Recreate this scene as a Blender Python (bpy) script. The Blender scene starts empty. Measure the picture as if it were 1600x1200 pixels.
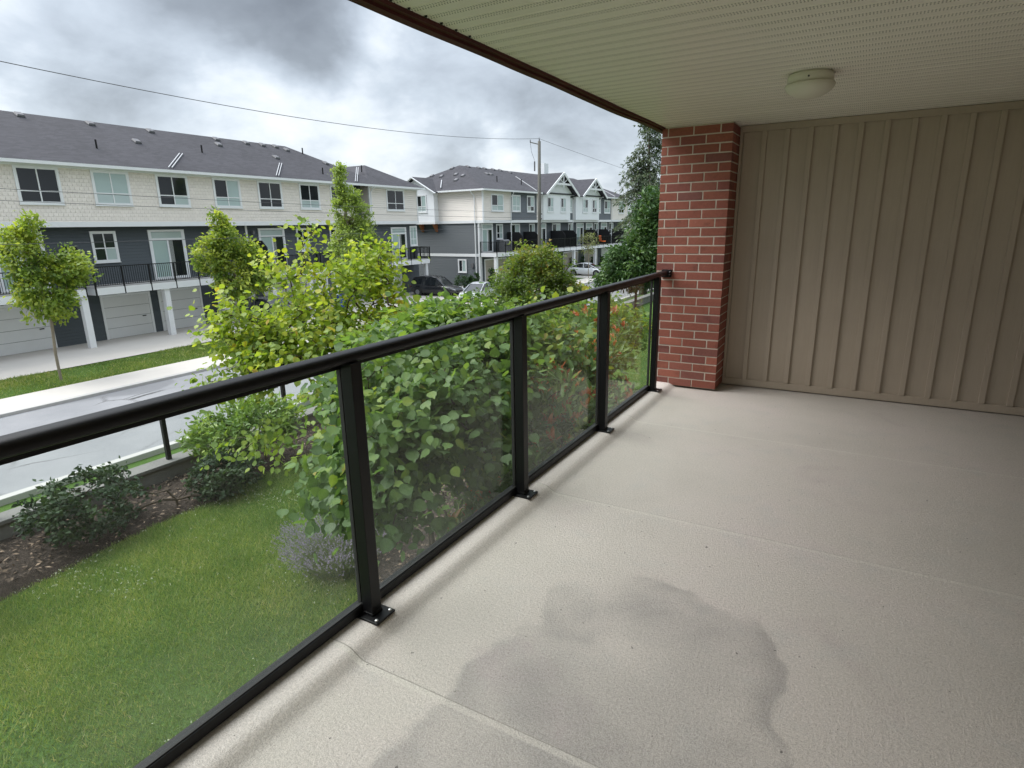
import bpy, bmesh, math, random
import numpy as np
from mathutils import Vector, Matrix
R = math.radians
random.seed(7)
RNG = np.random.default_rng(11)
SC = bpy.context.scene
COL = SC.collection

# ------------------------------------------------------------------ camera
YAW, PITCH, ROLL, FPX = R(30.07), R(14.8), R(-1.02), 933.0
CAM = Vector((1.5246, 0.0, 1.4846))
fw = Vector((-math.sin(YAW)*math.cos(PITCH), math.cos(YAW)*math.cos(PITCH), -math.sin(PITCH)))
rt = Vector((math.cos(YAW), math.sin(YAW), 0)); up = rt.cross(fw)
r2 = rt*math.cos(ROLL) + up*math.sin(ROLL); u2 = up*math.cos(ROLL) - rt*math.sin(ROLL)
cd = bpy.data.cameras.new('camera'); cam = bpy.data.objects.new('camera', cd); COL.objects.link(cam)
cd.sensor_fit = 'HORIZONTAL'; cd.sensor_width = 36.0; cd.lens = 36.0*FPX/1600.0
cd.clip_start = 0.05; cd.clip_end = 2000.0
m3 = Matrix((r2, u2, -fw)).transposed()
cam.matrix_world = Matrix.Translation(CAM) @ m3.to_4x4()
SC.camera = cam

# ------------------------------------------------------------------ exposure, world, sun
EXPO = 1.68
SC.view_settings.view_transform = 'Standard'; SC.view_settings.look = 'None'
SC.view_settings.exposure = EXPO; SC.view_settings.gamma = 1.0
SC.view_settings.use_curve_mapping = False
SC.cycles.use_denoising = True
SC.cycles.max_bounces = 10; SC.cycles.transparent_max_bounces = 24
SC.cycles.diffuse_bounces = 5; SC.cycles.glossy_bounces = 4
SC.cycles.caustics_reflective = False; SC.cycles.caustics_refractive = False
SUN_EL, SUN_AZ = R(52), R(250)      # azimuth measured clockwise from +Y

class G:
    """small node-graph builder"""
    def __init__(s, nt):
        s.nt = nt; nt.nodes.clear()
    def n(s, typ, **kw):
        nd = s.nt.nodes.new(typ)
        for k, v in kw.items(): setattr(nd, k, v)
        return nd
    def put(s, sock, v):
        if hasattr(v, 'links') or isinstance(v, bpy.types.NodeSocket): s.nt.links.new(v, sock)
        elif isinstance(v, (tuple, list)) and len(v) == 3 and sock.type == 'RGBA': sock.default_value = (*v, 1)
        else: sock.default_value = v
    def m(s, op, a, b=0.0, c=None, clamp=False):
        nd = s.n('ShaderNodeMath', operation=op, use_clamp=clamp)
        s.put(nd.inputs[0], a); s.put(nd.inputs[1], b)
        if c is not None: s.put(nd.inputs[2], c)
        return nd.outputs[0]
    def v(s, op, a, b=None, scale=None):
        nd = s.n('ShaderNodeVectorMath', operation=op)
        s.put(nd.inputs[0], a)
        if b is not None: s.put(nd.inputs[1], b)
        if scale is not None: s.put(nd.inputs['Scale'], scale)
        return nd.outputs['Value'] if op in ('DOT_PRODUCT', 'LENGTH', 'DISTANCE') else nd.outputs[0]
    def sep(s, a):
        nd = s.n('ShaderNodeSeparateXYZ'); s.put(nd.inputs[0], a); return nd.outputs
    def comb(s, x, y, z):
        nd = s.n('ShaderNodeCombineXYZ')
        for i, q in enumerate((x, y, z)): s.put(nd.inputs[i], q)
        return nd.outputs[0]
    def noise(s, vec, scale=5, detail=4, rough=.55, dist=0.0):
        nd = s.n('ShaderNodeTexNoise')
        s.put(nd.inputs['Vector'], vec); nd.inputs['Scale'].default_value = scale
        nd.inputs['Detail'].default_value = detail; nd.inputs['Roughness'].default_value = rough
        nd.inputs['Distortion'].default_value = dist
        return nd.outputs['Fac']
    def ramp(s, fac, stops, mode='LINEAR'):
        nd = s.n('ShaderNodeValToRGB'); s.put(nd.inputs[0], fac); nd.color_ramp.interpolation = mode
        e = nd.color_ramp.elements
        while len(e) < len(stops): e.new(0.5)
        for i, (p, c) in enumerate(stops):
            e[i].position = p; e[i].color = (*c, 1) if isinstance(c, (tuple, list)) else (c, c, c, 1)
        return nd.outputs[0]
    def mix(s, f, a, b, blend='MIX'):
        nd = s.n('ShaderNodeMix', data_type='RGBA', blend_type=blend)
        s.put(nd.inputs[0], f); s.put(nd.inputs[6], a); s.put(nd.inputs[7], b); return nd.outputs[2]
    def smooth(s, x, a, b):
        nd = s.n('ShaderNodeMapRange', interpolation_type='SMOOTHSTEP')
        s.put(nd.inputs[0], x); nd.inputs[1].default_value = a; nd.inputs[2].default_value = b
        return nd.outputs[0]

W = bpy.data.worlds.new('World'); SC.world = W; W.use_nodes = True
g = G(W.node_tree)
tc = g.n('ShaderNodeTexCoord')
dirv = tc.outputs['Generated']
x, y, z = g.sep(dirv)
zc = g.m('ADD', g.m('MAXIMUM', z, 0.0), 0.42)
pl = g.comb(g.m('DIVIDE', x, zc), g.m('DIVIDE', y, zc), 3.7)
n1 = g.noise(pl, 3.4, 6, .55, .2)
n2 = g.noise(pl, 1.5, 2, .5, .2)
def skydir(px, py):
    d = fw + r2*((px-800)/FPX) + u2*((600-py)/FPX); return tuple(d.normalized())
# direction warped by a little noise, so that the cloud masses get ragged edges
wn_ = g.n('ShaderNodeTexNoise'); g.put(wn_.inputs['Vector'], dirv); wn_.inputs['Scale'].default_value = 9.0; wn_.inputs['Detail'].default_value = 4; wn_.inputs['Roughness'].default_value = .55
wd = g.v('NORMALIZE', g.v('ADD', dirv, g.v('SCALE', g.v('SUBTRACT', wn_.outputs['Color'], (.5, .5, .5)), scale=.13)))
dens = g.m('ADD', g.m('MULTIPLY', n2, .55), g.m('MULTIPLY', n1, .62))
# grey cloud masses over the street: (direction, tightness, weight); negative ones are bright gaps
for (px, py, k, a) in ((430, 0, 110, .22), (515, 75, 420, .12), (240, -10, 70, .15), (395, 150, 190, -.22), (600, 20, 420, -.16), (655, 120, 500, .13),
                       (850, 130, 170, .11), (965, 175, 300, .07), (720, 240, 1100, .12), (790, 222, 900, -.16), (560, 190, 400, -.10)):
    dt = g.m('SUBTRACT', g.v('DOT_PRODUCT', wd, skydir(px, py)), 1.0)
    dens = g.m('ADD', dens, g.m('MULTIPLY', g.m('EXPONENT', g.m('MULTIPLY', dt, float(k))), a))
cloud = g.ramp(dens, [(.47, (.95, .975, 1.0)), (.555, (.79, .855, .93)), (.635, (.60, .67, .755)), (.73, (.46, .515, .585)), (.84, (.31, .345, .39)), (1.0, (.20, .22, .25))])
gain = g.m('MULTIPLY_ADD', g.smooth(z, .38, .95), 1.5, 1.0)      # an overcast sky brightens to the zenith
gain = g.m('MULTIPLY', gain, 10.7/2**EXPO)
cl = g.v('SCALE', cloud, scale=gain)
sky = g.n('ShaderNodeTexSky', sky_type='NISHITA'); sky.sun_disc = False
sky.sun_elevation = SUN_EL; sky.sun_rotation = SUN_AZ; sky.air_density = 1.2; sky.dust_density = 2.0
col = g.mix(.94, sky.outputs[0], cl)
bg = g.n('ShaderNodeBackground'); g.put(bg.inputs[0], col); bg.inputs[1].default_value = .1
out = g.n('ShaderNodeOutputWorld'); W.node_tree.links.new(bg.outputs[0], out.inputs[0])

sl = bpy.data.lights.new('sun', 'SUN'); sl.energy = 1.5; sl.angle = R(50); sl.color = (1.0, .98, .95)
so = bpy.data.objects.new('sun', sl); COL.objects.link(so)
sd = Vector((math.sin(SUN_AZ)*math.cos(SUN_EL), math.cos(SUN_AZ)*math.cos(SUN_EL), math.sin(SUN_EL)))
so.rotation_euler = sd.to_track_quat('Z', 'Y').to_euler(); so.location = (-20, -10, 40)

# ------------------------------------------------------------------ materials
MATS = {}
def newmat(name):
    m = bpy.data.materials.new(name); m.use_nodes = True; MATS[name] = m
    return m, G(m.node_tree)
def finish(g, shader, disp=None):
    o = g.n('ShaderNodeOutputMaterial'); g.nt.links.new(shader, o.inputs[0])
def pbsdf(g, color, rough=.6, normal=None, metallic=0.0, spec=.5, **kw):
    b = g.n('ShaderNodeBsdfPrincipled')
    g.put(b.inputs['Base Color'], color); g.put(b.inputs['Roughness'], rough); g.put(b.inputs['Metallic'], metallic)
    b.inputs['Specular IOR Level'].default_value = spec
    for k, v in kw.items(): g.put(b.inputs[k], v)
    if normal is not None: g.nt.links.new(normal, b.inputs['Normal'])
    return b.outputs[0]
def bump(g, h, strength=.3, dist=.01, normal=None):
    b = g.n('ShaderNodeBump'); b.inputs['Strength'].default_value = strength; b.inputs['Distance'].default_value = dist
    g.put(b.inputs['Height'], h)
    if normal is not None: g.nt.links.new(normal, b.inputs['Normal'])
    return b.outputs[0]
def coords(g): return g.n('ShaderNodeTexCoord').outputs['Object']
def plain(name, c, rough=.55, var=.10, scale=6.0, bmp=.0, bscale=60, metallic=0.0, spec=.5):
    """paint or stone with uneven tone and fine relief"""
    m, g = newmat(name); p = coords(g)
    n = g.noise(p, scale, 5, .6)
    k = g.m('MULTIPLY_ADD', g.m('SUBTRACT', n, .5), 2*var, 1.0)
    colr = g.v('SCALE', g.ramp(.5, [(0, c), (1, c)]), scale=k)
    nm = bump(g, g.noise(p, bscale, 3, .6), bmp, .01) if bmp else None
    finish(g, pbsdf(g, colr, g.m('MULTIPLY_ADD', n, .2, rough-.1), nm, metallic, spec)); return m
def lap(name, c, pitch=.15, shakes=False):
    """lapped cladding boards too fine to build from this far"""
    m, g = newmat(name); p = coords(g); x, y, z = g.sep(p)
    row = g.m('FLOOR', g.m('DIVIDE', z, pitch)); fr = g.m('FRACT', g.m('DIVIDE', z, pitch))
    h = g.m('SUBTRACT', 1.0, fr)
    tone = g.noise(g.comb(g.m('MULTIPLY', x, .4), g.m('MULTIPLY', y, .4), g.m('MULTIPLY', row, 7.3)), 1.0, 2)
    if shakes:
        sx = g.m('MULTIPLY_ADD', g.m('FRACT', g.m('MULTIPLY', row, .37)), 1.0, g.m('DIVIDE', g.m('ADD', x, y), .22))
        cell = g.m('FLOOR', sx)
        wn = g.n('ShaderNodeTexWhiteNoise', noise_dimensions='2D'); g.put(wn.inputs['Vector'], g.comb(cell, row, 0))
        tone = g.m('MULTIPLY_ADD', wn.outputs['Value'], .6, g.m('MULTIPLY', tone, .5))
        h = g.m('MULTIPLY', h, g.smooth(g.m('ABSOLUTE', g.m('SUBTRACT', g.m('FRACT', sx), .5)), .5, .44))
    k = g.m('MULTIPLY_ADD', tone, .14, .93)
    finish(g, pbsdf(g, g.v('SCALE', g.ramp(.5, [(0, c), (1, c)]), scale=k), .6, bump(g, h, 1.0, .03 if shakes else .06))); return m

plain('white_trim', (.74, .755, .77), .5, .05, 3)
lap('beige_lap', (.74, .69, .63), .17)
lap('beige_shake', (.74, .685, .625), .19, True)
lap('dark_lap', (.055, .068, .078), .17)
plain('white_panel', (.78, .80, .83), .5, .04, 2)
lap('grey_lap', (.10, .115, .13), .17)
plain('garage_white', (.66, .67, .68), .5, .05, 2)
plain('garage_tan', (.40, .36, .31), .5, .06, 2)
plain('black_metal', (.0055, .0055, .0065), .42, .2, 12, .05, 300, spec=.28)
plain('screen_black', (.008, .008, .010), .6, .2, 3)
plain('concrete', (.42, .41, .39), .85, .16, 1.2, .4, 40)
plain('drive_concrete', (.50, .47, .43), .85, .10, .8, .3, 20)
m, g = newmat('asphalt'); p = g.n('ShaderNodeNewGeometry').outputs['Position']
wv = g.noise(p, .35, 5, .6); pt = g.noise(p, .12, 2, .4); gt = g.noise(p, 70, 3, .7)
vo = g.n('ShaderNodeTexVoronoi', feature='DISTANCE_TO_EDGE'); g.put(vo.inputs['Vector'], g.v('ADD', p, g.v('SCALE', g.comb(wv, gt, 0), scale=.8))); vo.inputs['Scale'].default_value = .33
c = g.ramp(wv, [(.3, (.20, .205, .215)), (.7, (.27, .272, .28))])
c = g.mix(g.m('MULTIPLY', g.smooth(pt, .55, .57), .55), c, (.13, .133, .14))
c = g.mix(g.m('MULTIPLY', g.smooth(vo.outputs['Distance'], .012, .004), g.smooth(wv, .42, .6)), c, (.06, .06, .06))
finish(g, pbsdf(g, g.v('SCALE', c, scale=g.m('MULTIPLY_ADD', gt, .5, .75)), .9, bump(g, gt, .5, .01)))
plain('retaining', (.17, .165, .155), .9, .3, 3, .5, 25)
plain('wood_pole', (.115, .112, .098), .9, .25, 4, .5, 40)
plain('bracket_wood', (.23, .085, .035), .7, .2, 6)
plain('wire_black', (.05, .05, .055), .6, .1)
plain('vent_metal', (.12, .12, .13), .5, .15, 8)
plain('flash_grey', (.42, .43, .45), .5, .1, 4)
plain('grill_cover', (.20, .20, .21), .8, .25, 5, .4, 12)
plain('rust_red', (.17, .035, .025), .7, .2, 6)
plain('orange_cloth', (.75, .16, .03), .7, .2, 6)
plain('blue_plastic', (.02, .06, .30), .5, .1)
plain('tyre', (.015, .015, .016), .85, .2, 20)
plain('rim', (.30, .31, .32), .35, .1, 5, metallic=.8)
plain('car_white', (.82, .84, .86), .25, .02, 2, spec=.7)
plain('car_black', (.012, .013, .016), .18, .05, 2, spec=.8)
plain('car_grey', (.05, .052, .058), .22, .05, 2, spec=.8)
plain('car_silver', (.42, .44, .47), .25, .03, 2, spec=.7)
plain('car_glass', (.012, .015, .018), .06, .05, 2, spec=.8)
plain('lamp_glass', (.70, .72, .74), .12, .02, 2)
plain('bolt_steel', (.62, .62, .62), .3, .1, 40, metallic=.9)
plain('rubber', (.02, .02, .02), .7, .1)
plain('pane_dark', (.014, .017, .021), .07, .3, 1.5, spec=.45)
plain('pane_blind', (.36, .46, .45), .12, .10, 1.0, spec=.8)
plain('pane_pale', (.42, .50, .50), .12, .12, 1.0, spec=.8)
plain('curtain', (.45, .47, .45), .6, .2, 3)
plain('bark', (.10, .08, .062), .9, .35, 10, .6, 40)
plain('twig_bark', (.085, .062, .045), .9, .3, 10)
plain('pale_bark', (.26, .22, .17), .9, .3, 6, .5, 40)
plain('mortar', (.54, .475, .405), .95, .18, 14, .5, 160)
plain('light_base', (.62, .60, .50), .5, .05, 8)

# roof shingles (too far to tell apart)
m, g = newmat('shingle'); p = coords(g); x, y, z = g.sep(p)
row = g.m('FLOOR', g.m('DIVIDE', z, .075)); al = g.m('DIVIDE', g.m('ADD', x, y), .30)
wn = g.n('ShaderNodeTexWhiteNoise', noise_dimensions='2D'); g.put(wn.inputs['Vector'], g.comb(g.m('FLOOR', g.m('MULTIPLY_ADD', row, .5, al)), row, 0))
k = g.m('MULTIPLY_ADD', wn.outputs['Value'], .30, g.m('MULTIPLY', g.noise(p, .5, 4), .5))
c = g.ramp(k, [(.1, (.028, .028, .034)), (.7, (.056, .055, .066))])
h = g.m('SUBTRACT', 1.0, g.m('FRACT', g.m('DIVIDE', z, .075)))
finish(g, pbsdf(g, c, .92, bump(g, h, .6, .012)))

# bricks: tone per brick, some darker and browner, sanded face
m, g = newmat('brick'); p = coords(g)
oi = g.n('ShaderNodeObjectInfo').outputs['Random']
geo = g.n('ShaderNodeNewGeometry').outputs['Position']
c = g.ramp(oi, [(0, (.235, .073, .050)), (.3, (.275, .090, .060)), (.55, (.24, .074, .050)), (.80, (.325, .108, .072)), (.90, (.185, .070, .058)), (1, (.22, .068, .052))])
n = g.noise(geo, 55, 5, .65); nb = g.noise(geo, 9, 4, .6)
c = g.mix(g.smooth(nb, .52, .75), c, g.v('SCALE', c, scale=.72))
c = g.v('SCALE', c, scale=g.m('MULTIPLY_ADD', n, .5, .75))
c = g.mix(g.smooth(n, .68, .80), c, (.36, .24, .19))
finish(g, pbsdf(g, c, .85, bump(g, g.noise(geo, 190, 4, .7), .55, .004)))

# board and batten siding of the balcony end wall
m, g = newmat('siding_taupe'); p = g.n('ShaderNodeNewGeometry').outputs['Position']
x, y, z = g.sep(p)
gr = g.noise(g.comb(g.m('MULTIPLY', x, 30), g.m('MULTIPLY', y, 30), g.m('MULTIPLY', z, 1.6)), 3, 5, .6)
c = g.v('SCALE', g.ramp(g.noise(p, 1.7, 4), [(.3, (.36, .298, .232)), (.7, (.395, .328, .258))]), scale=g.m('MULTIPLY_ADD', gr, .16, .92))
finish(g, pbsdf(g, c, .62, bump(g, gr, .25, .004)))

# vented vinyl soffit: rows of small slots punched in part of each panel
m, g = newmat('soffit_vinyl'); p = g.n('ShaderNodeNewGeometry').outputs['Position']
x, y, z = g.sep(p)
sy = g.m('FRACT', g.m('DIVIDE', g.m('SUBTRACT', y, .026), .1016))          # 0..1 within a 4 inch rib
col_ = g.m('DIVIDE', x, .0125); cx_ = g.m('ABSOLUTE', g.m('SUBTRACT', g.m('FRACT', col_), .5))
row_ = g.m('ABSOLUTE', g.m('SUBTRACT', g.m('FRACT', g.m('MULTIPLY', sy, 5.0)), .5))
inb = g.m('MULTIPLY', g.m('GREATER_THAN', sy, .40), g.m('LESS_THAN', sy, .80))
slot = g.m('MULTIPLY', g.m('MULTIPLY', g.m('LESS_THAN', cx_, .21), g.m('LESS_THAN', row_, .34)), inb)
tone = g.noise(p, 1.3, 4)
c = g.ramp(tone, [(.3, (.82, .795, .71)), (.7, (.87, .84, .76))])
c = g.mix(g.m('MULTIPLY', slot, .66), c, (.09, .085, .068))
finish(g, pbsdf(g, c, .45, bump(g, g.m('MULTIPLY', slot, -1.0), .5, .002)))

# fascia trim, dark red brown with rust stains
m, g = newmat('fascia_brown'); p = g.n('ShaderNodeNewGeometry').outputs['Position']
c = g.ramp(g.noise(p, 5, 5, .65), [(.3, (.045, .010, .009)), (.6, (.075, .018, .015)), (.8, (.11, .032, .025))])
finish(g, pbsdf(g, c, .6, spec=.2))

# textured vinyl deck coating with water marks
m, g = newmat('deck_vinyl'); p = g.n('ShaderNodeNewGeometry').outputs['Position']
x, y, z = g.sep(p); flat = g.comb(x, y, 0)
wob = g.n('ShaderNodeTexNoise'); g.put(wob.inputs['Vector'], flat); wob.inputs['Scale'].default_value = 3.2; wob.inputs['Detail'].default_value = 4
off = g.v('SCALE', g.v('SUBTRACT', wob.outputs['Color'], (.5, .5, .5)), scale=.24)
q = g.v('ADD', flat, off)
def blob(cx, cy, r): return g.m('SUBTRACT', g.v('DISTANCE', q, (cx, cy, .15*0)), r)
# dried puddle outline: union of rounded pools
sdf = None
for b in ((.73, 1.95, .20), (.95, 2.03, .26), (1.14, 1.93, .26), (1.20, 1.78, .28), (1.12, 1.45, .40), (.82, 1.50, .34), (.95, 1.10, .45), (1.2, 1.0, .35)):
    d = blob(*b)
    if sdf is None: sdf = d
    else:
        nd = g.n('ShaderNodeMath', operation='SMOOTH_MIN'); g.put(nd.inputs[0], sdf); g.put(nd.inputs[1], d); nd.inputs[2].default_value = .05; sdf = nd.outputs[0]
inside = g.smooth(sdf, .05, -.26)
edge = g.m('MULTIPLY', g.smooth(sdf, .018, -.014), g.smooth(sdf, -.13, -.006))
big = g.noise(flat, 1.1, 5, .6); mid = g.noise(flat, 4.5, 5, .62); fine = g.noise(flat, 240, 3, .7); grit = g.noise(flat, 95, 3, .65)
base = g.ramp(big, [(.30, (.455, .425, .388)), (.5, (.498, .460, .422)), (.7, (.515, .463, .437))])
base = g.mix(g.m('MULTIPLY', g.smooth(mid, .5, .75), .45), base, (.42, .415, .395))
base = g.mix(g.m('MULTIPLY', inside, g.m('MULTIPLY_ADD', g.smooth(g.noise(flat, 2.2, 4, .6, .5), .35, .68), .50, .34)), base, (.285, .27, .255))
base = g.mix(g.m('MULTIPLY', edge, g.m('MULTIPLY', g.smooth(g.noise(flat, 2.3, 3, .5), .44, .62), .50)), base, (.20, .19, .185))
base = g.mix(g.m('MULTIPLY', g.smooth(g.noise(flat, 2.1, 4, .6, .8), .56, .74), .42), base, (.38, .325, .325))
# upstand paler than the deck, uneven darker band along its foot
base = g.mix(g.m('MULTIPLY', g.smooth(x, .13, .09), .75), base, (.60, .55, .52))  # sky light on the upstand put into its colour
base = g.mix(g.m('MULTIPLY', g.m('MULTIPLY', g.smooth(x, .21, .150), g.smooth(x, .105, .140)), g.m('MULTIPLY_ADD', mid, .5, .04)), base, (.28, .255, .24))
# welded seams between the sheets: a pale rubbed strip and a thin dirt line
for ys_ in (-1.75, -.26, 1.262, 2.826, 4.285):
    dy = g.m('SUBTRACT', g.m('ADD', y, g.m('MULTIPLY', g.m('SUBTRACT', mid, .5), .006)), ys_)
    base = g.mix(g.m('MULTIPLY', g.m('MULTIPLY', g.smooth(dy, -.006, .002), g.smooth(dy, .032, .020)), .5), base, (.56, .53, .48))
    base = g.mix(g.m('MULTIPLY', g.smooth(g.m('ABSOLUTE', g.m('SUBTRACT', dy, .024)), .0045, .0015), g.m('MULTIPLY_ADD', big, 1.0, .15)), base, (.20, .185, .165))
# black specks
base = g.mix(g.m('MULTIPLY', g.smooth(g.noise(flat, 38, 2, .5), .735, .75), .8), base, (.08, .075, .07))
base = g.v('SCALE', base, scale=g.m('ADD', g.m('MULTIPLY_ADD', g.smooth(fine, .35, .65), .34, .48), g.m('MULTIPLY', grit, .7)))
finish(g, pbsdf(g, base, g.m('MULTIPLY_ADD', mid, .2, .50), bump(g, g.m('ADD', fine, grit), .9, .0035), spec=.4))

# balcony glass: clear pane, faint green, dusty towards its foot where rain splashes
m, g = newmat('rail_glass'); p = g.n('ShaderNodeNewGeometry').outputs['Position']
x, y, z = g.sep(p)
lw = g.n('ShaderNodeLayerWeight'); lw.inputs['Blend'].default_value = .5
frs = g.m('MULTIPLY_ADD', g.m('POWER', lw.outputs['Facing'], 5.0), .7, .022)
tr = g.n('ShaderNodeBsdfTransparent'); tr.inputs[0].default_value = (.945, .965, .95, 1)
gl = g.n('ShaderNodeBsdfGlossy'); gl.inputs['Roughness'].default_value = 0.01; gl.inputs[0].default_value = (.9, .93, .91, 1)
mx = g.n('ShaderNodeMixShader'); g.put(mx.inputs[0], frs); g.nt.links.new(tr.outputs[0], mx.inputs[1]); g.nt.links.new(gl.outputs[0], mx.inputs[2])
df = g.n('ShaderNodeBsdfDiffuse'); df.inputs[0].default_value = (.50, .51, .49, 1)
tl = g.n('ShaderNodeBsdfTranslucent'); tl.inputs[0].default_value = (.50, .51, .49, 1)
dd = g.n('ShaderNodeMixShader'); dd.inputs[0].default_value = .5; g.nt.links.new(df.outputs[0], dd.inputs[1]); g.nt.links.new(tl.outputs[0], dd.inputs[2])
dirt = g.m('MULTIPLY', g.smooth(z, .55, .06), g.m('MULTIPLY_ADD', g.noise(p, 6, 5, .6), .05, .002))
streak = g.noise(g.comb(0, g.m('MULTIPLY', y, 40), g.m('MULTIPLY', z, 1.5)), 1, 3)
dirt = g.m('ADD', dirt, g.m('MULTIPLY', g.smooth(streak, .55, .8), .008))
dirt = g.m('ADD', dirt, .004)
m2 = g.n('ShaderNodeMixShader'); g.put(m2.inputs[0], dirt); g.nt.links.new(mx.outputs[0], m2.inputs[1]); g.nt.links.new(dd.outputs[0], m2.inputs[2])
finish(g, m2.outputs[0])

# ground: turf soil, wider lawn far off
m, g = newmat('lawn_soil'); p = g.n('ShaderNodeNewGeometry').outputs['Position']
a = g.noise(p, .9, 5, .6); b = g.noise(p, 30, 4, .7)
c = g.ramp(g.m('MULTIPLY_ADD', b, .5, g.m('MULTIPLY', a, .5)), [(.3, (.035, .075, .014)), (.55, (.065, .125, .022)), (.75, (.115, .15, .035))])
finish(g, pbsdf(g, c, .95, bump(g, b, .8, .03), spec=.2))
m, g = newmat('mulch'); p = g.n('ShaderNodeNewGeometry').outputs['Position']
c = g.ramp(g.noise(p, 45, 4, .7), [(.3, (.022, .017, .014)), (.55, (.055, .042, .034)), (.75, (.13, .10, .08))])
finish(g, pbsdf(g, c, .95, bump(g, g.noise(p, 60, 4, .7), 1.0, .02), spec=.2))

def leafmat(name, stops, rough=.45, trans=.45, tcol=(1.25, 1.3, .55)):
    """leaf colour by each leaf's own tint, light also passing through the blade"""
    m, g = newmat(name)
    at = g.n('ShaderNodeAttribute', attribute_name='tint')
    p = g.n('ShaderNodeNewGeometry').outputs['Position']
    c = g.ramp(at.outputs['Fac'], stops)
    c = g.v('SCALE', c, scale=g.m('MULTIPLY_ADD', g.noise(p, 35, 3), .5, .75))
    b = pbsdf(g, c, rough, None, spec=.35)
    t = g.n('ShaderNodeBsdfTranslucent'); g.put(t.inputs[0], g.v('MULTIPLY', c, tcol))
    mx = g.n('ShaderNodeMixShader'); mx.inputs[0].default_value = trans
    g.nt.links.new(b, mx.inputs[1]); g.nt.links.new(t.outputs[0], mx.inputs[2])
    finish(g, mx.outputs[0]); return m
leafmat('leaf_hazel', [(0, (.080, .145, .055)), (.45, (.155, .255, .082)), (.75, (.25, .34, .075)), (.93, (.34, .39, .07)), (1, (.36, .27, .08))])
leafmat('leaf_lime', [(0, (.14, .23, .05)), (.4, (.27, .37, .065)), (.75, (.43, .48, .085)), (.94, (.53, .54, .10)), (1, (.40, .24, .06))])
leafmat('leaf_street', [(0, (.13, .21, .05)), (.5, (.25, .34, .07)), (1, (.44, .48, .09))])
leafmat('leaf_column', [(0, (.16, .22, .07)), (.5, (.27, .36, .10)), (1, (.38, .46, .14))])
leafmat('leaf_photinia', [(0, (.10, .18, .07)), (.5, (.19, .29, .10)), (1, (.30, .38, .13))], .3, .3)
leafmat('leaf_redtip', [(0, (.40, .13, .055)), (.5, (.52, .20, .085)), (1, (.48, .28, .10))], .35, .4, (1.2, .9, .6))
leafmat('leaf_maple', [(0, (.07, .125, .03)), (.5, (.14, .21, .042)), (.8, (.25, .27, .06)), (1, (.38, .22, .08))])
leafmat('leaf_laurel', [(0, (.034, .078, .028)), (.5, (.062, .128, .040)), (1, (.12, .20, .058))], .4, .25)
leafmat('leaf_conifer', [(0, (.05, .075, .05)), (.5, (.095, .13, .078)), (1, (.16, .195, .115))], .6, .2)
leafmat('leaf_rhodo', [(0, (.10, .18, .05)), (.5, (.19, .30, .08)), (1, (.31, .41, .11))], .35, .3)
leafmat('leaf_juniper', [(0, (.025, .05, .025)), (1, (.06, .10, .045))], .6, .2)
leafmat('leaf_cedar', [(0, (.018, .05, .015)), (1, (.05, .11, .03))], .6, .2)
leafmat('leaf_rust', [(0, (.09, .035, .02)), (1, (.18, .08, .04))], .6, .3)
leafmat('leaf_airy', [(0, (.16, .19, .09)), (1, (.30, .33, .16))], .6, .4)
leafmat('grass_blade', [(0, (.10, .165, .045)), (.4, (.185, .27, .072)), (.8, (.31, .36, .11)), (1, (.52, .46, .25))], .6, .35)
leafmat('clover', [(0, (.55, .58, .42)), (1, (.75, .76, .62))], .7, .3, (1, 1, 1))
leafmat('lavender_leaf', [(0, (.12, .16, .10)), (1, (.22, .26, .17))], .7, .3)
leafmat('lavender_flower', [(0, (.25, .22, .29)), (1, (.42, .37, .46))], .8, .3, (1, 1, 1.1))
leafmat('chip', [(0, (.03, .022, .017)), (.6, (.10, .072, .052)), (1, (.34, .25, .18))], .9, .0)

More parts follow.
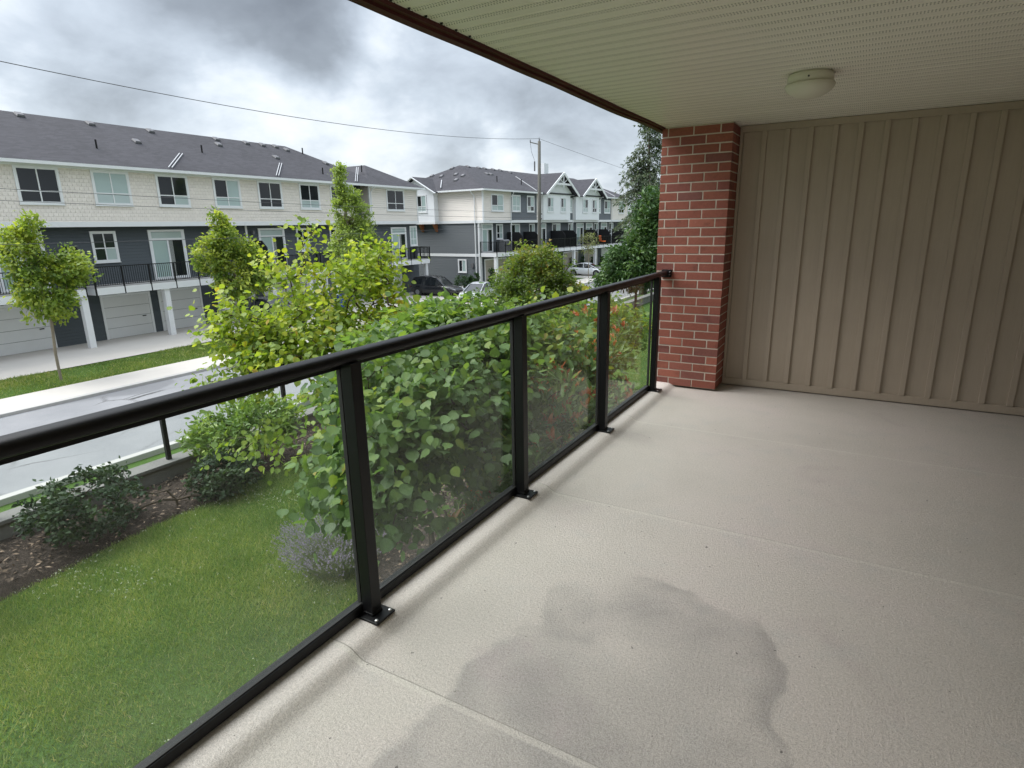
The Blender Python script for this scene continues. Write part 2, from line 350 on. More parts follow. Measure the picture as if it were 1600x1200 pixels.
# ------------------------------------------------------------------ mesh helpers
class MB:
    def __init__(s): s.v = []; s.f = []
    def add(s, vs, fs):
        o = len(s.v); s.v += [tuple(q) for q in vs]; s.f += [tuple(i+o for i in f) for f in fs]; return s
    def box(s, x0, y0, z0, x1, y1, z1):
        return s.add([(x0,y0,z0),(x1,y0,z0),(x1,y1,z0),(x0,y1,z0),(x0,y0,z1),(x1,y0,z1),(x1,y1,z1),(x0,y1,z1)],
                     [(3,2,1,0),(4,5,6,7),(0,1,5,4),(1,2,6,5),(2,3,7,6),(3,0,4,7)])
    def bar(s, a, b, w, h, upv=(0,0,1)):
        """box beam from a to b"""
        a, b = Vector(a), Vector(b); d = (b-a).normalized(); u = Vector(upv); sd = d.cross(u).normalized(); u = sd.cross(d)
        vs = []
        for q in (a, b):
            for i, j in ((-1,-1),(1,-1),(1,1),(-1,1)): vs.append(q + sd*(i*w/2) + u*(j*h/2))
        return s.add(vs, [(3,2,1,0),(4,5,6,7),(0,1,5,4),(1,2,6,5),(2,3,7,6),(3,0,4,7)])
    def tube(s, pts, rad, n=8, cap=True):
        pts = [Vector(q) for q in pts]; rad = rad if isinstance(rad, (list, tuple)) else [rad]*len(pts)
        vs = []; fs = []; ref = None
        for i, q in enumerate(pts):
            d = (pts[min(i+1, len(pts)-1)] - pts[max(i-1, 0)]).normalized()
            if ref is None: ref = d.orthogonal().normalized()
            a = (ref - d*ref.dot(d)).normalized(); ref = a; b = d.cross(a)
            for k in range(n):
                t = 2*math.pi*k/n; vs.append(q + (a*math.cos(t) + b*math.sin(t))*rad[i])
        for i in range(len(pts)-1):
            for k in range(n):
                k2 = (k+1) % n; fs.append((i*n+k, i*n+k2, (i+1)*n+k2, (i+1)*n+k))
        if cap: fs += [tuple(range(n))[::-1], tuple(range((len(pts)-1)*n, len(pts)*n))]
        return s.add(vs, fs)
    def lathe(s, c, prof, n=24):
        """prof: (radius, z) from bottom to top round a vertical axis"""
        c = Vector(c); vs = []; fs = []
        for r, zz in prof:
            for k in range(n):
                t = 2*math.pi*k/n; vs.append(c + Vector((r*math.cos(t), r*math.sin(t), zz)))
        for i in range(len(prof)-1):
            for k in range(n):
                k2 = (k+1) % n; fs.append((i*n+k, i*n+k2, (i+1)*n+k2, (i+1)*n+k))
        fs += [tuple(range(n))[::-1], tuple(range((len(prof)-1)*n, len(prof)*n))]
        return s.add(vs, fs)
    def prism(s, poly, axis_vec):
        a = [Vector(q) for q in poly]; d = Vector(axis_vec); n = len(a)
        fs = [tuple(range(n))[::-1], tuple(range(n, 2*n))]
        for i in range(n): fs.append((i, (i+1) % n, n+(i+1) % n, n+i))
        return s.add(a + [q+d for q in a], fs)
    def mesh(s, name):
        me = bpy.data.meshes.new(name); me.from_pydata(s.v, [], s.f); me.validate(); me.update()
        bm = bmesh.new(); bm.from_mesh(me); bmesh.ops.recalc_face_normals(bm, faces=bm.faces); bm.to_mesh(me); bm.free()
        return me
    def build(s, name, mat, parent=None, bevel=0.0, seg=2, smooth=False, loc=None):
        me = s.mesh(name)
        if bevel:
            bm = bmesh.new(); bm.from_mesh(me)
            bmesh.ops.bevel(bm, geom=[e for e in bm.edges if len(e.link_faces) == 2 and e.calc_face_angle(0) > .5], offset=bevel, segments=seg, affect='EDGES', profile=.6)
            bm.to_mesh(me); bm.free()
        if smooth:
            for pg in me.polygons: pg.use_smooth = True
        return link(name, me, mat, parent, loc)
def link(name, me, mat, parent=None, loc=None):
    o = bpy.data.objects.new(name, me); COL.objects.link(o)
    if mat and not me.materials: me.materials.append(MATS[mat] if isinstance(mat, str) else mat)
    if parent is not None: o.parent = parent
    if loc is not None: o.location = loc
    return o
def thing(name, label, cat, loc=(0,0,0), rz=0.0, group=None):
    o = bpy.data.objects.new(name, None); COL.objects.link(o); o.empty_display_size = .1
    o.location = loc; o.rotation_euler = (0, 0, rz); tag(o, label, cat, group); return o
def tag(o, label, cat, group=None):
    o['label'] = label; o['category'] = cat
    if group: o['group'] = group
    return o
def struct(o, label=None):
    o['kind'] = 'structure'
    if label: o['label'] = label
    return o
def copy_tree(o, parent=None):
    c = o.copy(); COL.objects.link(c); c.parent = parent
    for ch in [q for q in o.children]: copy_tree(ch, c)
    return c
def np_mesh(name, V, T, tint=None, smooth=False):
    """triangles from arrays"""
    me = bpy.data.meshes.new(name); V = np.ascontiguousarray(V, dtype=np.float32).reshape(-1, 3); T = np.ascontiguousarray(T, dtype=np.int32).reshape(-1, 3)
    me.vertices.add(len(V)); me.vertices.foreach_set('co', V.ravel())
    me.loops.add(T.size); me.loops.foreach_set('vertex_index', T.ravel())
    me.polygons.add(len(T)); me.polygons.foreach_set('loop_start', np.arange(0, T.size, 3, dtype=np.int32))
    if tint is not None:
        a = me.attributes.new('tint', 'FLOAT', 'POINT'); a.data.foreach_set('value', np.ascontiguousarray(tint, dtype=np.float32).ravel())
    me.update(calc_edges=True); return me

# ------------------------------------------------------------------ ground, street
LAWN, ST = -2.6, -4.3
def ground_h(X):
    return np.interp(X, [-400, -14.2, -13.2, -8.6, -8.3, 400], [ST, ST, ST+.05, LAWN-.75, LAWN, LAWN])
xs = np.unique(np.concatenate([np.linspace(-600, -60, 10), np.linspace(-60, -16, 12), np.linspace(-16, 4, 60), np.linspace(4, 400, 8)]))
ys = np.unique(np.concatenate([np.linspace(-300, -20, 8), np.linspace(-20, 40, 80), np.linspace(40, 700, 16)]))
XX, YY = np.meshgrid(xs, ys, indexing='ij')
ZZ = ground_h(XX) + np.where(XX > -8.2, .03*np.sin(XX*1.3+YY*.7)+.02*np.sin(YY*1.9), 0)
V = np.stack([XX, YY, ZZ], -1).reshape(-1, 3); nx, ny = len(xs), len(ys)
I = (np.arange(nx-1)[:, None]*ny + np.arange(ny-1)[None, :]).reshape(-1)
T = np.concatenate([np.stack([I, I+ny, I+ny+1], 1), np.stack([I, I+ny+1, I+1], 1)])
struct(link('ground', np_mesh('ground', V, T), 'lawn_soil'))
def sheet(name, mat, x0, x1, y0, y1, z):
    return struct(MB().add([(x0,y0,z),(x1,y0,z),(x1,y1,z),(x0,y1,z)], [(0,1,2,3)]).build(name, mat))
sheet('road', 'asphalt', -22.3, -14.6, -60, 260, ST+.02)
struct(MB().box(-22.55, -60, ST-.1, -22.3, 260, ST+.13).build('kerb', 'concrete', bevel=.02))
struct(MB().box(-24.6, -60, ST-.1, -22.55, 260, ST+.128).build('sidewalk', 'drive_concrete'))
struct(MB().box(-14.6, -60, ST-.1, -14.35, 260, ST+.15).build('near_kerb', 'concrete', bevel=.02))
sheet('driveway', 'drive_concrete', -36.5, -28.6, -30, 140, ST+.03)
for yy, w in ((23.6, 5.5), (39.5, 6.0), (63.0, 9.0)):        # drive entrances crossing the verge
    struct(MB().box(-28.6, yy, ST-.1, -24.6, yy+w, ST+.05).build('driveway_crossing', 'drive_concrete'))

# mulch beds: one along the retaining wall, one below the balcony
def bed(name, poly, z, mat='mulch', amp=.05, step=.18):
    poly = np.array(poly); x0, y0 = poly.min(0); x1, y1 = poly.max(0)
    gx = np.arange(x0, x1+step, step); gy = np.arange(y0, y1+step, step)
    A, Bv = np.meshgrid(gx, gy, indexing='ij')
    def inside(px, py):
        c = np.zeros(px.shape, bool); n = len(poly)
        for i in range(n):
            xa, ya = poly[i]; xb, yb = poly[(i+1) % n]
            cond = ((ya > py) != (yb > py)) & (px < (xb-xa)*(py-ya)/(yb-ya+1e-12)+xa); c ^= cond
        return c
    ins = inside(A, Bv)
    Zv = ground_h(A) + z + amp*RNG.random(A.shape)
    V = np.stack([A+RNG.normal(0, .03, A.shape), Bv+RNG.normal(0, .03, A.shape), np.where(ins, Zv, Zv-.12)], -1).reshape(-1, 3)
    ny = len(gy); I = (np.arange(len(gx)-1)[:, None]*ny + np.arange(ny-1)[None, :])
    keep = (ins[:-1, :-1] | ins[1:, 1:] | ins[1:, :-1] | ins[:-1, 1:]).reshape(-1); I = I.reshape(-1)[keep]
    T = np.concatenate([np.stack([I, I+ny, I+ny+1], 1), np.stack([I, I+ny+1, I+1], 1)])
    o = struct(link(name, np_mesh(name, V, T), mat))
    return inside
bedA = [(-8.15, -2), (-7.0, -2), (-6.75, 2), (-6.85, 5.3), (-7.05, 6.2), (-7.0, 7.2), (-6.6, 8.4), (-5.9, 9.6), (-5.4, 14), (-5.6, 19), (-8.15, 19)]
bedB = [(1.2, 3.4), (-1.2, 3.4), (-2.6, 3.9), (-3.55, 5.0), (-3.9, 6.1), (-3.9, 7.2), (-3.3, 8.4), (-2.6, 9.6), (-1.6, 10.6), (1.2, 11)]
inA = bed('mulch_bed', bedA, .05); inB = bed('mulch_bed', bedB, .06)
def in_bed(px, py): return inA(px, py) | inB(px, py)

# retaining wall with fence posts
rw = thing('retaining_wall', 'low grey concrete retaining wall along the lawn edge above the street', 'wall', (-8.3, 8, LAWN))
MB().box(-.14, -14, -1.2, .14, 26, .30).build('wall_body', 'retaining', rw, bevel=.02)
MB().box(-.17, -14, .30, .17, 26, .36).build('coping', 'retaining', rw, bevel=.012)
FENCE = thing('street_fence', 'thin dark metal fence standing on the low retaining wall', 'fence', (-8.3, 8, LAWN+.35))
for k in range(-5, 8):
    MB().box(-.035, k*2.45-.25-.035, .01, .035, k*2.45-.25+.035, 1.02).build('post', 'black_metal', FENCE, bevel=.006)
MB().box(-.02, -12.4, 1.022, .02, 17, 1.062).build('top_rail', 'black_metal', FENCE)

# brick pillar at the end of the fence
pil = thing('brick_pillar', 'short red brick pillar with flat dark red cap beyond the garden', 'pillar', (-8.3, 22.4, LAWN-.2))
MB().box(-.28, -.28, 0, .28, .28, 1.72).build('shaft', 'rust_red', pil, bevel=.01)
MB().box(-.42, -.42, 1.721, .42, .42, 1.86).build('cap', 'rust_red', pil, bevel=.02)

# ------------------------------------------------------------------ our balcony
ZS = 2.276                       # soffit height
Y0, Y1 = -3.0, 5.75              # balcony ends
fl = struct(MB().box(-.045, Y0, -.24, 3.4, Y1, -.006).build('balcony_floor', 'concrete'), 'beige textured vinyl balcony floor with seams and water marks')
prof = [(3.4, 0), (.165, 0), (.15, .002), (.135, .008), (.115, .020), (.10, .029), (.085, .034), (.06, .036), (-.030, .036), (-.040, .033), (-.046, .024), (-.048, .01), (-.049, -.10)]
seams = [Y0, -1.75, -.26, 1.262, 2.826, 4.285, Y1]
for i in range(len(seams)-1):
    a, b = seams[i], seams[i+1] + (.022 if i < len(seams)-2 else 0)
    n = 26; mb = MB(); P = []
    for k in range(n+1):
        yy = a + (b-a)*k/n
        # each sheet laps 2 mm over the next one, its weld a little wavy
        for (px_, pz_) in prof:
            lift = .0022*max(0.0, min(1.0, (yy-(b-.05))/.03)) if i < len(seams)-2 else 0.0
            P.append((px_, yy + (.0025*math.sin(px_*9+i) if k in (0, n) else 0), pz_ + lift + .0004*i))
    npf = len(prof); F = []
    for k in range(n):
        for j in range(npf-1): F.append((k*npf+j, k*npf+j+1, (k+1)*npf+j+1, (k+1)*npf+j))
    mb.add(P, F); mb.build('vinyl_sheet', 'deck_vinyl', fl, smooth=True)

sf = struct(MB().box(-.05, Y0, ZS+.03, 3.4, Y1+.02, ZS+.30).build('soffit', 'light_base'), 'cream vented vinyl soffit over the balcony')
RIB = .1016; ry = .0596 - RIB*31
while ry < Y1:
    P = []; F = []
    pts = []
    for k in range(3):
        b = ry + k*RIB
        pts += [(b, .007), (b+.004, 0), (b+.030, 0), (b+.033, .003), (b+.037, .003), (b+.040, 0), (b+RIB-.004, 0)]
    pts.append((ry+3*RIB-.0006, .007))
    pts = [(min(max(p, Y0), Y1-.0005), q) for p, q in pts]
    if pts[-1][0] - pts[0][0] > .02:
        for xx in (-.058, 3.4):
            for (yy, zz) in pts: P.append((xx, yy, ZS+zz + .0006*((len(sf.children)*7) % 3)))
        n = len(pts)
        for j in range(n-1):
            if pts[j+1][0] - pts[j][0] > 1e-5: F.append((j, j+1, n+j+1, n+j))
        MB().add(P, F).build('soffit_panel', 'soffit_vinyl', sf)
    ry += 3*RIB

fa = thing('fascia_trim', 'dark red brown metal fascia trim along the open edge of the soffit', 'fascia', (-.1, 1.4, ZS))
N = 60; P = []; F = []
pr = [(.045, .012), (.045, -.006), (.038, -.014), (.012, -.012), (.008, -.022), (-.030, -.024), (-.036, -.016), (-.036, .17), (-.010, .17), (-.010, .012)]
for k in range(N+1):
    yy = Y0-1.4 + (Y1+.35-Y0)*k/N
    wv = .0035*math.sin(yy*2.1)+.0025*math.sin(yy*5.3+1) + (.010*math.exp(-((yy-1.95)/.35)**2))
    for (a, b) in pr: P.append((a+.4*wv, yy, b+(wv if b < .1 else 0)))
for k in range(N):
    for j in range(len(pr)):
        j2 = (j+1) % len(pr); F.append((k*len(pr)+j, k*len(pr)+j2, (k+1)*len(pr)+j2, (k+1)*len(pr)+j))
F.append(tuple(range(len(pr)))); F.append(tuple(range(N*len(pr), (N+1)*len(pr))))
MB().add(P, F).build('trim_strip', 'fascia_brown', fa)
for k in range(40):
    yy = .0596 + RIB*(k-28) - 1.4 + RIB*12
    if Y0 < yy+1.4 < Y1: MB().lathe((.058, yy, -.006), [(.004, 0), (.006, .002), (.006, .012)], 8).build('nail', 'black_metal', fa)

# end wall: vertical boards with battens
ew = struct(MB().box(.40, Y1, -.2, 3.42, Y1+.12, ZS+.02).build('end_wall', 'siding_taupe'), 'taupe board and batten end wall of the balcony')
bx = .548; PITCH_B = .1765; k = 0
MB().box(.506, Y1-.022, .075, .530, Y1-.001, ZS-.055).build('corner_trim', 'siding_taupe', ew, bevel=.002)
while bx < 3.36:
    w = PITCH_B-.044
    MB().box(bx-.010, Y1-.0105, .075, bx+w+.010, Y1-.001, ZS-.055).build('board', 'siding_taupe', ew)
    MB().box(bx+w+.001, Y1-.030, .0752, bx+w+.041, Y1-.0107, ZS-.0552).build('batten', 'siding_taupe', ew, bevel=.003)
    bx += PITCH_B
MB().box(.506, Y1-.026, ZS-.0545, 3.40, Y1-.001, ZS-.003).build('frieze_trim', 'siding_taupe', ew, bevel=.002)
MB().box(.506, Y1-.024, .012, 3.40, Y1-.001, .0745).build('base_trim', 'siding_taupe', ew, bevel=.004)
hw = struct(MB().box(3.402, Y0, -.2, 3.6, Y1, ZS+.02).build('house_wall', 'siding_taupe'), 'taupe house wall at the back of the balcony')
by = Y0
while by < Y1-.1:
    MB().box(3.376, by, .0, 3.4015, by+.04, ZS-.002).build('batten', 'siding_taupe', hw); by += .4
struct(MB().box(.10, Y1+.125, LAWN-.3, 12, 16, 8).build('building_wing', 'siding_taupe'))
struct(MB().box(3.61, -20, LAWN-.3, 12, Y1+.12, 8).build('building_body', 'siding_taupe'))
struct(MB().box(.9, -20, LAWN-.3, 3.6, Y1+.12, -.245).build('lower_storey', 'siding_taupe'))
struct(MB().box(-.09, Y0, ZS+.305, 3.6, Y1+.34, ZS+.55).build('upper_balcony', 'siding_taupe'))

# brick column, laid brick by brick in running bond
bc = thing('brick_column', 'red brick column with pale mortar joints at the railing end', 'column', (-.083, 5.43, 0))
CW, CD = .586, .335
NC = 30; CP = (ZS-.022)/NC; BH = CP-.0098; MJ = .0096
MB().box(.0028, .0028, .020, CW-.0028, CD-.008, ZS-.002).build('mortar_core', 'mortar', bc)
BM = {}
def brick_mesh(lx, ly, v):
    key = (round(lx, 4), round(ly, 4), v)
    if key not in BM:
        b = MB().box(0, 0, 0, lx, ly, BH); me = b.mesh('brick')
        bm = bmesh.new(); bm.from_mesh(me)
        rr = random.Random(v*31+int(lx*1e4))
        bmesh.ops.bevel(bm, geom=list(bm.edges), offset=.0022, segments=1, affect='EDGES')
        for q in bm.verts: q.co += Vector((rr.uniform(-1, 1), rr.uniform(-1, 1), rr.uniform(-1, 1)))*.0006
        bm.to_mesh(me); bm.free(); me.materials.append(MATS['brick']); BM[key] = me
    return BM[key]
BD = .095
rb = random.Random(3)
def lay(x0, x1, y0, y1, z):
    o = bpy.data.objects.new('brick', brick_mesh(x1-x0, y1-y0, rb.randrange(4))); COL.objects.link(o); o.parent = bc
    o.location = (x0 + rb.uniform(-.0007, .0007), y0 + rb.uniform(-.0012, .0012), z + rb.uniform(-.0006, .0006))
for c in range(NC):
    z = .022 + c*CP
    if c % 2 == 0: jo = [.157, .3725]
    else: jo = [.0525, .267, .4865]
    ed = [0] + jo + [CW]
    for i in range(len(ed)-1):
        x0 = ed[i] + (MJ/2 if i else 0); x1 = ed[i+1] - (MJ/2 if i < len(ed)-2 else 0)
        dep = BD
        if i == len(ed)-2 and c % 2: dep = .2027            # corner stretcher turning the side
        if i == 0 and c % 2 == 0: dep = .2027 if False else BD
        lay(x0, x1, 0, dep, z)
    # returns on both sides
    ya = (.2027 if c % 2 else BD) + MJ
    while ya < CD-.01:
        yb = min(ya+.2027, CD); lay(CW-BD, CW, ya, yb, z); ya = yb+MJ
    ya = BD + MJ
    while ya < CD-.01:
        yb = min(ya+(.2027 if c % 2 else .1), CD); lay(0, BD, ya, yb, z); ya = yb+MJ

# soffit lamp
lp = thing('ceiling_light', 'round cream ceiling light with domed cover on the soffit', 'light', (1.165, 4.0, ZS-.001))
MB().lathe((0, 0, 0), [(.112, -.050), (.118, -.046), (.118, -.010), (.112, 0)], 40).build('base', 'light_base', lp, smooth=True)
MB().lathe((0, 0, 0), [(.002, -.128), (.04, -.124), (.075, -.114), (.105, -.096), (.124, -.076), (.130, -.060), (.124, -.051)], 40).build('cover', 'light_base', lp, smooth=True)
for a in (150, 270, 30): MB().lathe((.1195*math.cos(R(a)), .1195*math.sin(R(a)), -.036), [(.003, 0), (.005, .003), (.005, .006), (.003, .009)], 8).build('screw', 'black_metal', lp)

# ------------------------------------------------------------------ railing
rl = thing('balcony_railing', 'black metal balcony railing with clear glass panes', 'railing', (0, 2.7, 0))
OY = -2.7
PY = [1.471 + 1.2125*k for k in range(-3, 4)]
ZT = 1.0785; YE = 5.405
n = 22; P = []; F = []
ring = []
for k in range(n):
    t = 2*math.pi*k/n
    a = .0315*math.copysign(abs(math.cos(t))**.8, math.cos(t)); b = .0215*math.copysign(abs(math.sin(t))**(.75 if math.sin(t) > 0 else .45), math.sin(t))
    ring.append((a+.012, ZT-.0215+b))
ylist = list(np.linspace(Y0, YE, 30))
for yy in ylist:
    for (a, b) in ring: P.append((a, yy+OY, b))
for i in range(len(ylist)-1):
    for k in range(n):
        k2 = (k+1) % n; F.append((i*n+k, i*n+k2, (i+1)*n+k2, (i+1)*n+k))
F += [tuple(range(n)), tuple(range((len(ylist)-1)*n, len(ylist)*n))]
MB().add(P, F).build('top_rail', 'black_metal', rl, smooth=True)
MB().box(-.036, Y0+OY, ZT-.062, .004, 5.09+OY, ZT-.0435).build('glazing_channel', 'black_metal', rl, bevel=.002)
br = MB().box(-.040, Y0+OY, .044, .002, 5.10+OY, .080).build('bottom_rail', 'black_metal', rl, bevel=.003)
MB().box(-.012, Y0+OY, .0803, -.003, 5.09+OY, .0845).build('gasket', 'rubber', br)
for i, yy in enumerate(PY):
    po = MB().box(.0025, yy-.0255+OY, .042, .0525, yy+.0255+OY, ZT-.040).build('post', 'black_metal', rl, bevel=.0025)
    MB().box(-.046, yy-.052+OY, .0365, .098, yy+.052+OY, .0465).build('base_plate', 'black_metal', po, bevel=.003)
    MB().box(-.0005, yy-.0285+OY, .0467, .0555, yy+.0285+OY, .058).build('weld_collar', 'black_metal', po, bevel=.004)
    for (bx_, by_) in ((.083, -.038), (.083, .038), (-.040, -.042), (-.040, .042)):
        MB().lathe((bx_, yy+by_+OY, .0466), [(.0075, 0), (.0075, .002), (.0062, .0045), (.002, .006)], 10).build('bolt', 'bolt_steel', po, smooth=False)
    MB().box(-.006, yy-.012+OY, .050, .0023, yy+.012+OY, .074).build('clip', 'black_metal', po)
for i in range(len(PY)-1):
    a, b = PY[i]+.012, PY[i+1]-.012
    gp = MB().box(-.0205, a+OY, .0803, -.0145, b+OY, ZT-.045).build('glass_pane', 'rail_glass', rl)
    for q in (a, b): MB().box(-.026, q-.007+OY, .0805, -.009, q+.007+OY, ZT-.0625).build('edge_gasket', 'rubber', gp)
MB().box(-.026, YE+OY, ZT-.062, .062, 5.4285+OY, ZT+.006).build('wall_flange', 'black_metal', rl, bevel=.003)
fb = MB().box(.044, YE-.045+OY, ZT-.050, .052, YE+OY-.0005, ZT-.002).build('end_bracket', 'black_metal', rl, bevel=.002)
for zz in (ZT-.014, ZT-.036):
    MB().tube([(.0525, YE-.022+OY, zz), (.0565, YE-.022+OY, zz)], .005, 10).build('screw', 'bolt_steel', fb)

# ------------------------------------------------------------------ townhouses
class Bld:
    def __init__(s, name, label, loc, rz=0.0):
        s.e = thing(name, label, 'townhouse', loc, rz)
    def P(s, o, a, z): return (o, a, z-ST)
    def box(s, name, mat, o0, a0, z0, o1, a1, z1, parent=None, bevel=0):
        return MB().box(min(o0, o1), min(a0, a1), z0-ST, max(o0, o1), max(a0, a1), z1-ST).build(name, mat, parent or s.e, bevel=bevel)
    def poly(s, name, mat, pts, thick=.12, parent=None):
        return MB().prism([s.P(*q) for q in pts], (0, 0, -thick)).build(name, mat, parent or s.e)
    def pbox(s, fr, a0, n0, z0, a1, n1, z1):
        """box given along a facade; fr = ('f', o) front plane or ('e', s) end plane"""
        if fr[0] == 'f': return (fr[1]+n0, a0, z0-ST, fr[1]+n1, a1, z1-ST)
        return (a0, fr[1]-n1, z0-ST, a1, fr[1]-n0, z1-ST)
    def window(s, fr, a0, a1, z0, z1, pan=('pane_dark',)*4, split=.33, cas=.11, vert=True):
        m = MB(); B = lambda *q: m.box(*s.pbox(fr, *q))
        B(a0-cas, .002, z0-cas, a0, .055, z1+cas); B(a1, .002, z0-cas, a1+cas, .055, z1+cas)
        B(a0, .002, z1, a1, .055, z1+cas); B(a0, .002, z0-cas, a1, .055, z0)
        B(a0-cas-.03, .003, z0-cas-.035, a1+cas+.03, .075, z0-cas-.001)
        am = (a0+a1)/2; zm = z0+(z1-z0)*split if split else z0
        t = .028
        if vert: B(am-t, .004, z0, am+t, .042, z1)
        if split:
            if vert: B(a0, .004, zm-t, am-t, .042, zm+t); B(am+t, .004, zm-t, a1, .042, zm+t)
            else: B(a0, .004, zm-t, a1, .042, zm+t)
        # sash rim
        for (p, q, r_, w) in ((a0, z0, a0+.03, z1), (a1-.03, z0, a1, z1)): B(p, .004, q, r_, .036, w)
        B(a0+.03, .004, z0, a1-.03, .036, z0+.03); B(a0+.03, .004, z1-.03, a1-.03, .036, z1)
        w = m.build('window', 'white_trim', s.e)
        cols = [(a0+.02, am-.02), (am+.02, a1-.02)] if vert else [(a0+.02, a1-.02)]
        rows = [(zm+.02, z1-.02), (z0+.02, zm-.02)] if split else [(z0+.02, z1-.02)]
        i = 0
        for (za, zb) in rows:
            for (p, q) in cols:
                MB().box(*s.pbox(fr, p, .001, za, q, .014, zb)).build('pane', pan[i % len(pan)], w); i += 1
        return w
    def door(s, fr, a0, a1, z0, z1, transom=True):
        m = MB(); B = lambda *q: m.box(*s.pbox(fr, *q)); cas = .12; am = (a0+a1)/2; zt = z1-.42 if transom else z1
        B(a0-cas, .002, z0, a0, .06, z1+cas); B(a1, .002, z0, a1+cas, .06, z1+cas); B(a0, .002, z1, a1, .06, z1+cas)
        B(am-.05, .004, z0, am+.05, .05, zt)
        if transom: B(a0, .004, zt-.06, a1, .052, zt+.06)
        for p in (a0, a1-.06): B(p, .004, z0, p+.06, .045, z1)
        B(a0+.06, .004, z0, a1-.06, .045, z0+.14)
        d = m.build('sliding_door', 'white_trim', s.e)
        MB().box(*s.pbox(fr, a0+.03, .001, z0+.05, am-.02, .015, zt-.03)).build('pane', 'pane_blind', d)
        MB().box(*s.pbox(fr, am+.02, .001, z0+.05, a1-.03, .016, zt-.03)).build('pane', 'pane_dark', d)
        if transom: MB().box(*s.pbox(fr, a0+.03, .001, zt+.03, a1-.03, .014, z1-.02)).build('transom_pane', 'pane_pale', d)
        # a drawn curtain seen in the glass
        for k in range(5):
            MB().box(*s.pbox(fr, am+.08+k*.05, .0165, z0+.16, am+.105+k*.05, .0175, zt-.06)).build('curtain_fold', 'curtain', d)
    def garage(s, o, a0, a1, z0, z1, mat):
        m = MB(); B = lambda *q: m.box(*s.pbox(('f', o), *q))
        B(a0-.12, .002, z0, a0, .05, z1+.12); B(a1, .002, z0, a1+.12, .05, z1+.12); B(a0, .002, z1, a1, .05, z1+.12)
        f = m.build('garage_door', 'white_trim', s.e)
        h = (z1-z0)/4
        for k in range(4): MB().box(*s.pbox(('f', o), a0+.01, .001, z0+k*h+.008, a1-.01, .022, z0+(k+1)*h-.008)).build('door_section', mat, f, bevel=.006)
        MB().box(*s.pbox(('f', o), a1-.5, .0225, z0+1.05, a1-.3, .06, z0+1.10)).build('handle', 'black_metal', f)
    def deck(s, a0, a1, o1, zt, zb, o0=-.6, sides=(True, True), pick=.115):
        d = s.box('deck', 'white_trim', o0+.001, a0, zb, o1, a1, zt-.02)
        s.box('deck_surface', 'concrete', o0+.002, a0+.03, zt-.0199, o1-.03, a1-.03, zt, d)
        m = MB(); h = 1.05; L_ = []
        L_.append(((o1-.03, a0+.03), (o1-.03, a1-.03)))
        if sides[0]: L_.append(((o0+.05, a0+.03), (o1-.03, a0+.03)))
        if sides[1]: L_.append(((o0+.05, a1-.03), (o1-.03, a1-.03)))
        pk = MB(); npost = 0
        for (p, q) in L_:
            ln = math.hypot(q[0]-p[0], q[1]-p[1]); A = lambda t, z: s.P(p[0]+(q[0]-p[0])*t, p[1]+(q[1]-p[1])*t, z)
            m.bar(A(0, zt+h), A(1, zt+h), .05, .045); m.bar(A(0, zt+.10), A(1, zt+.10), .035, .035)
            k = max(1, round(ln/1.45))
            for i in range(k+1): m.bar(A(i/k, zb-.02), A(i/k, zt+h+.02), .065, .065, (1, 0, 0))
            kk = int(ln/pick)
            for i in range(kk): pk.bar(A((i+.5)/kk, zt+.10), A((i+.5)/kk, zt+h), .02, .02, (1, 0, 0))
        rr = m.build('deck_railing', 'black_metal', s.e)
        o = pk.build('picket', 'black_metal', rr); o['kind'] = 'stuff'
        return d
    def screen(s, a, o0, o1, z0, z1, ch=.45):
        m = MB().prism([s.P(o0, a-.03, z0), s.P(o1, a-.03, z0), s.P(o1, a-.03, z1-ch), s.P(o1-ch, a-.03, z1), s.P(o0, a-.03, z1)], (0, .06, 0))
        return m.build('privacy_screen', 'screen_black', s.e)
    def downspout(s, o, a, z0, z1, kick=.4):
        MB().tube([s.P(o+kick, a, z1+.12), s.P(o+kick, a, z1-.05), s.P(o+.05, a, z1-.42), s.P(o+.05, a, z0)], .045, 6).build('downspout', 'white_trim', s.e)
    def vent(s, o, a, z, slope, pitch_axis='f'):
        c = Vector(s.P(o, a, z)); m = MB(); n = Vector((slope, 0, 1)).normalized() if pitch_axis == 'f' else Vector((0, -slope, 1)).normalized()
        t = Vector((0, 1, 0)) if pitch_axis == 'f' else Vector((1, 0, 0)); b = n.cross(t)
        P = []
        for (w, h, q) in ((.19, .22, 0), (.19, .22, .05), (.15, .18, .13)):
            for i, j in ((-1, -1), (1, -1), (1, 1), (-1, 1)): P.append(c + t*(w*i) + b*(h*j) + n*q)
        F = [(0, 1, 2, 3), (8, 9, 10, 11)]
        for r_ in (0, 4):
            for k in range(4): F.append((r_+k, r_+(k+1) % 4, r_+4+(k+1) % 4, r_+4+k))
        m.add(P, F).build('roof_vent', 'vent_metal', s.e)
    def pipe(s, o, a, z, h=.5):
        MB().tube([s.P(o, a, z-.1), s.P(o, a, z+h)], .05, 8).build('vent_pipe', 'black_metal', s.e)

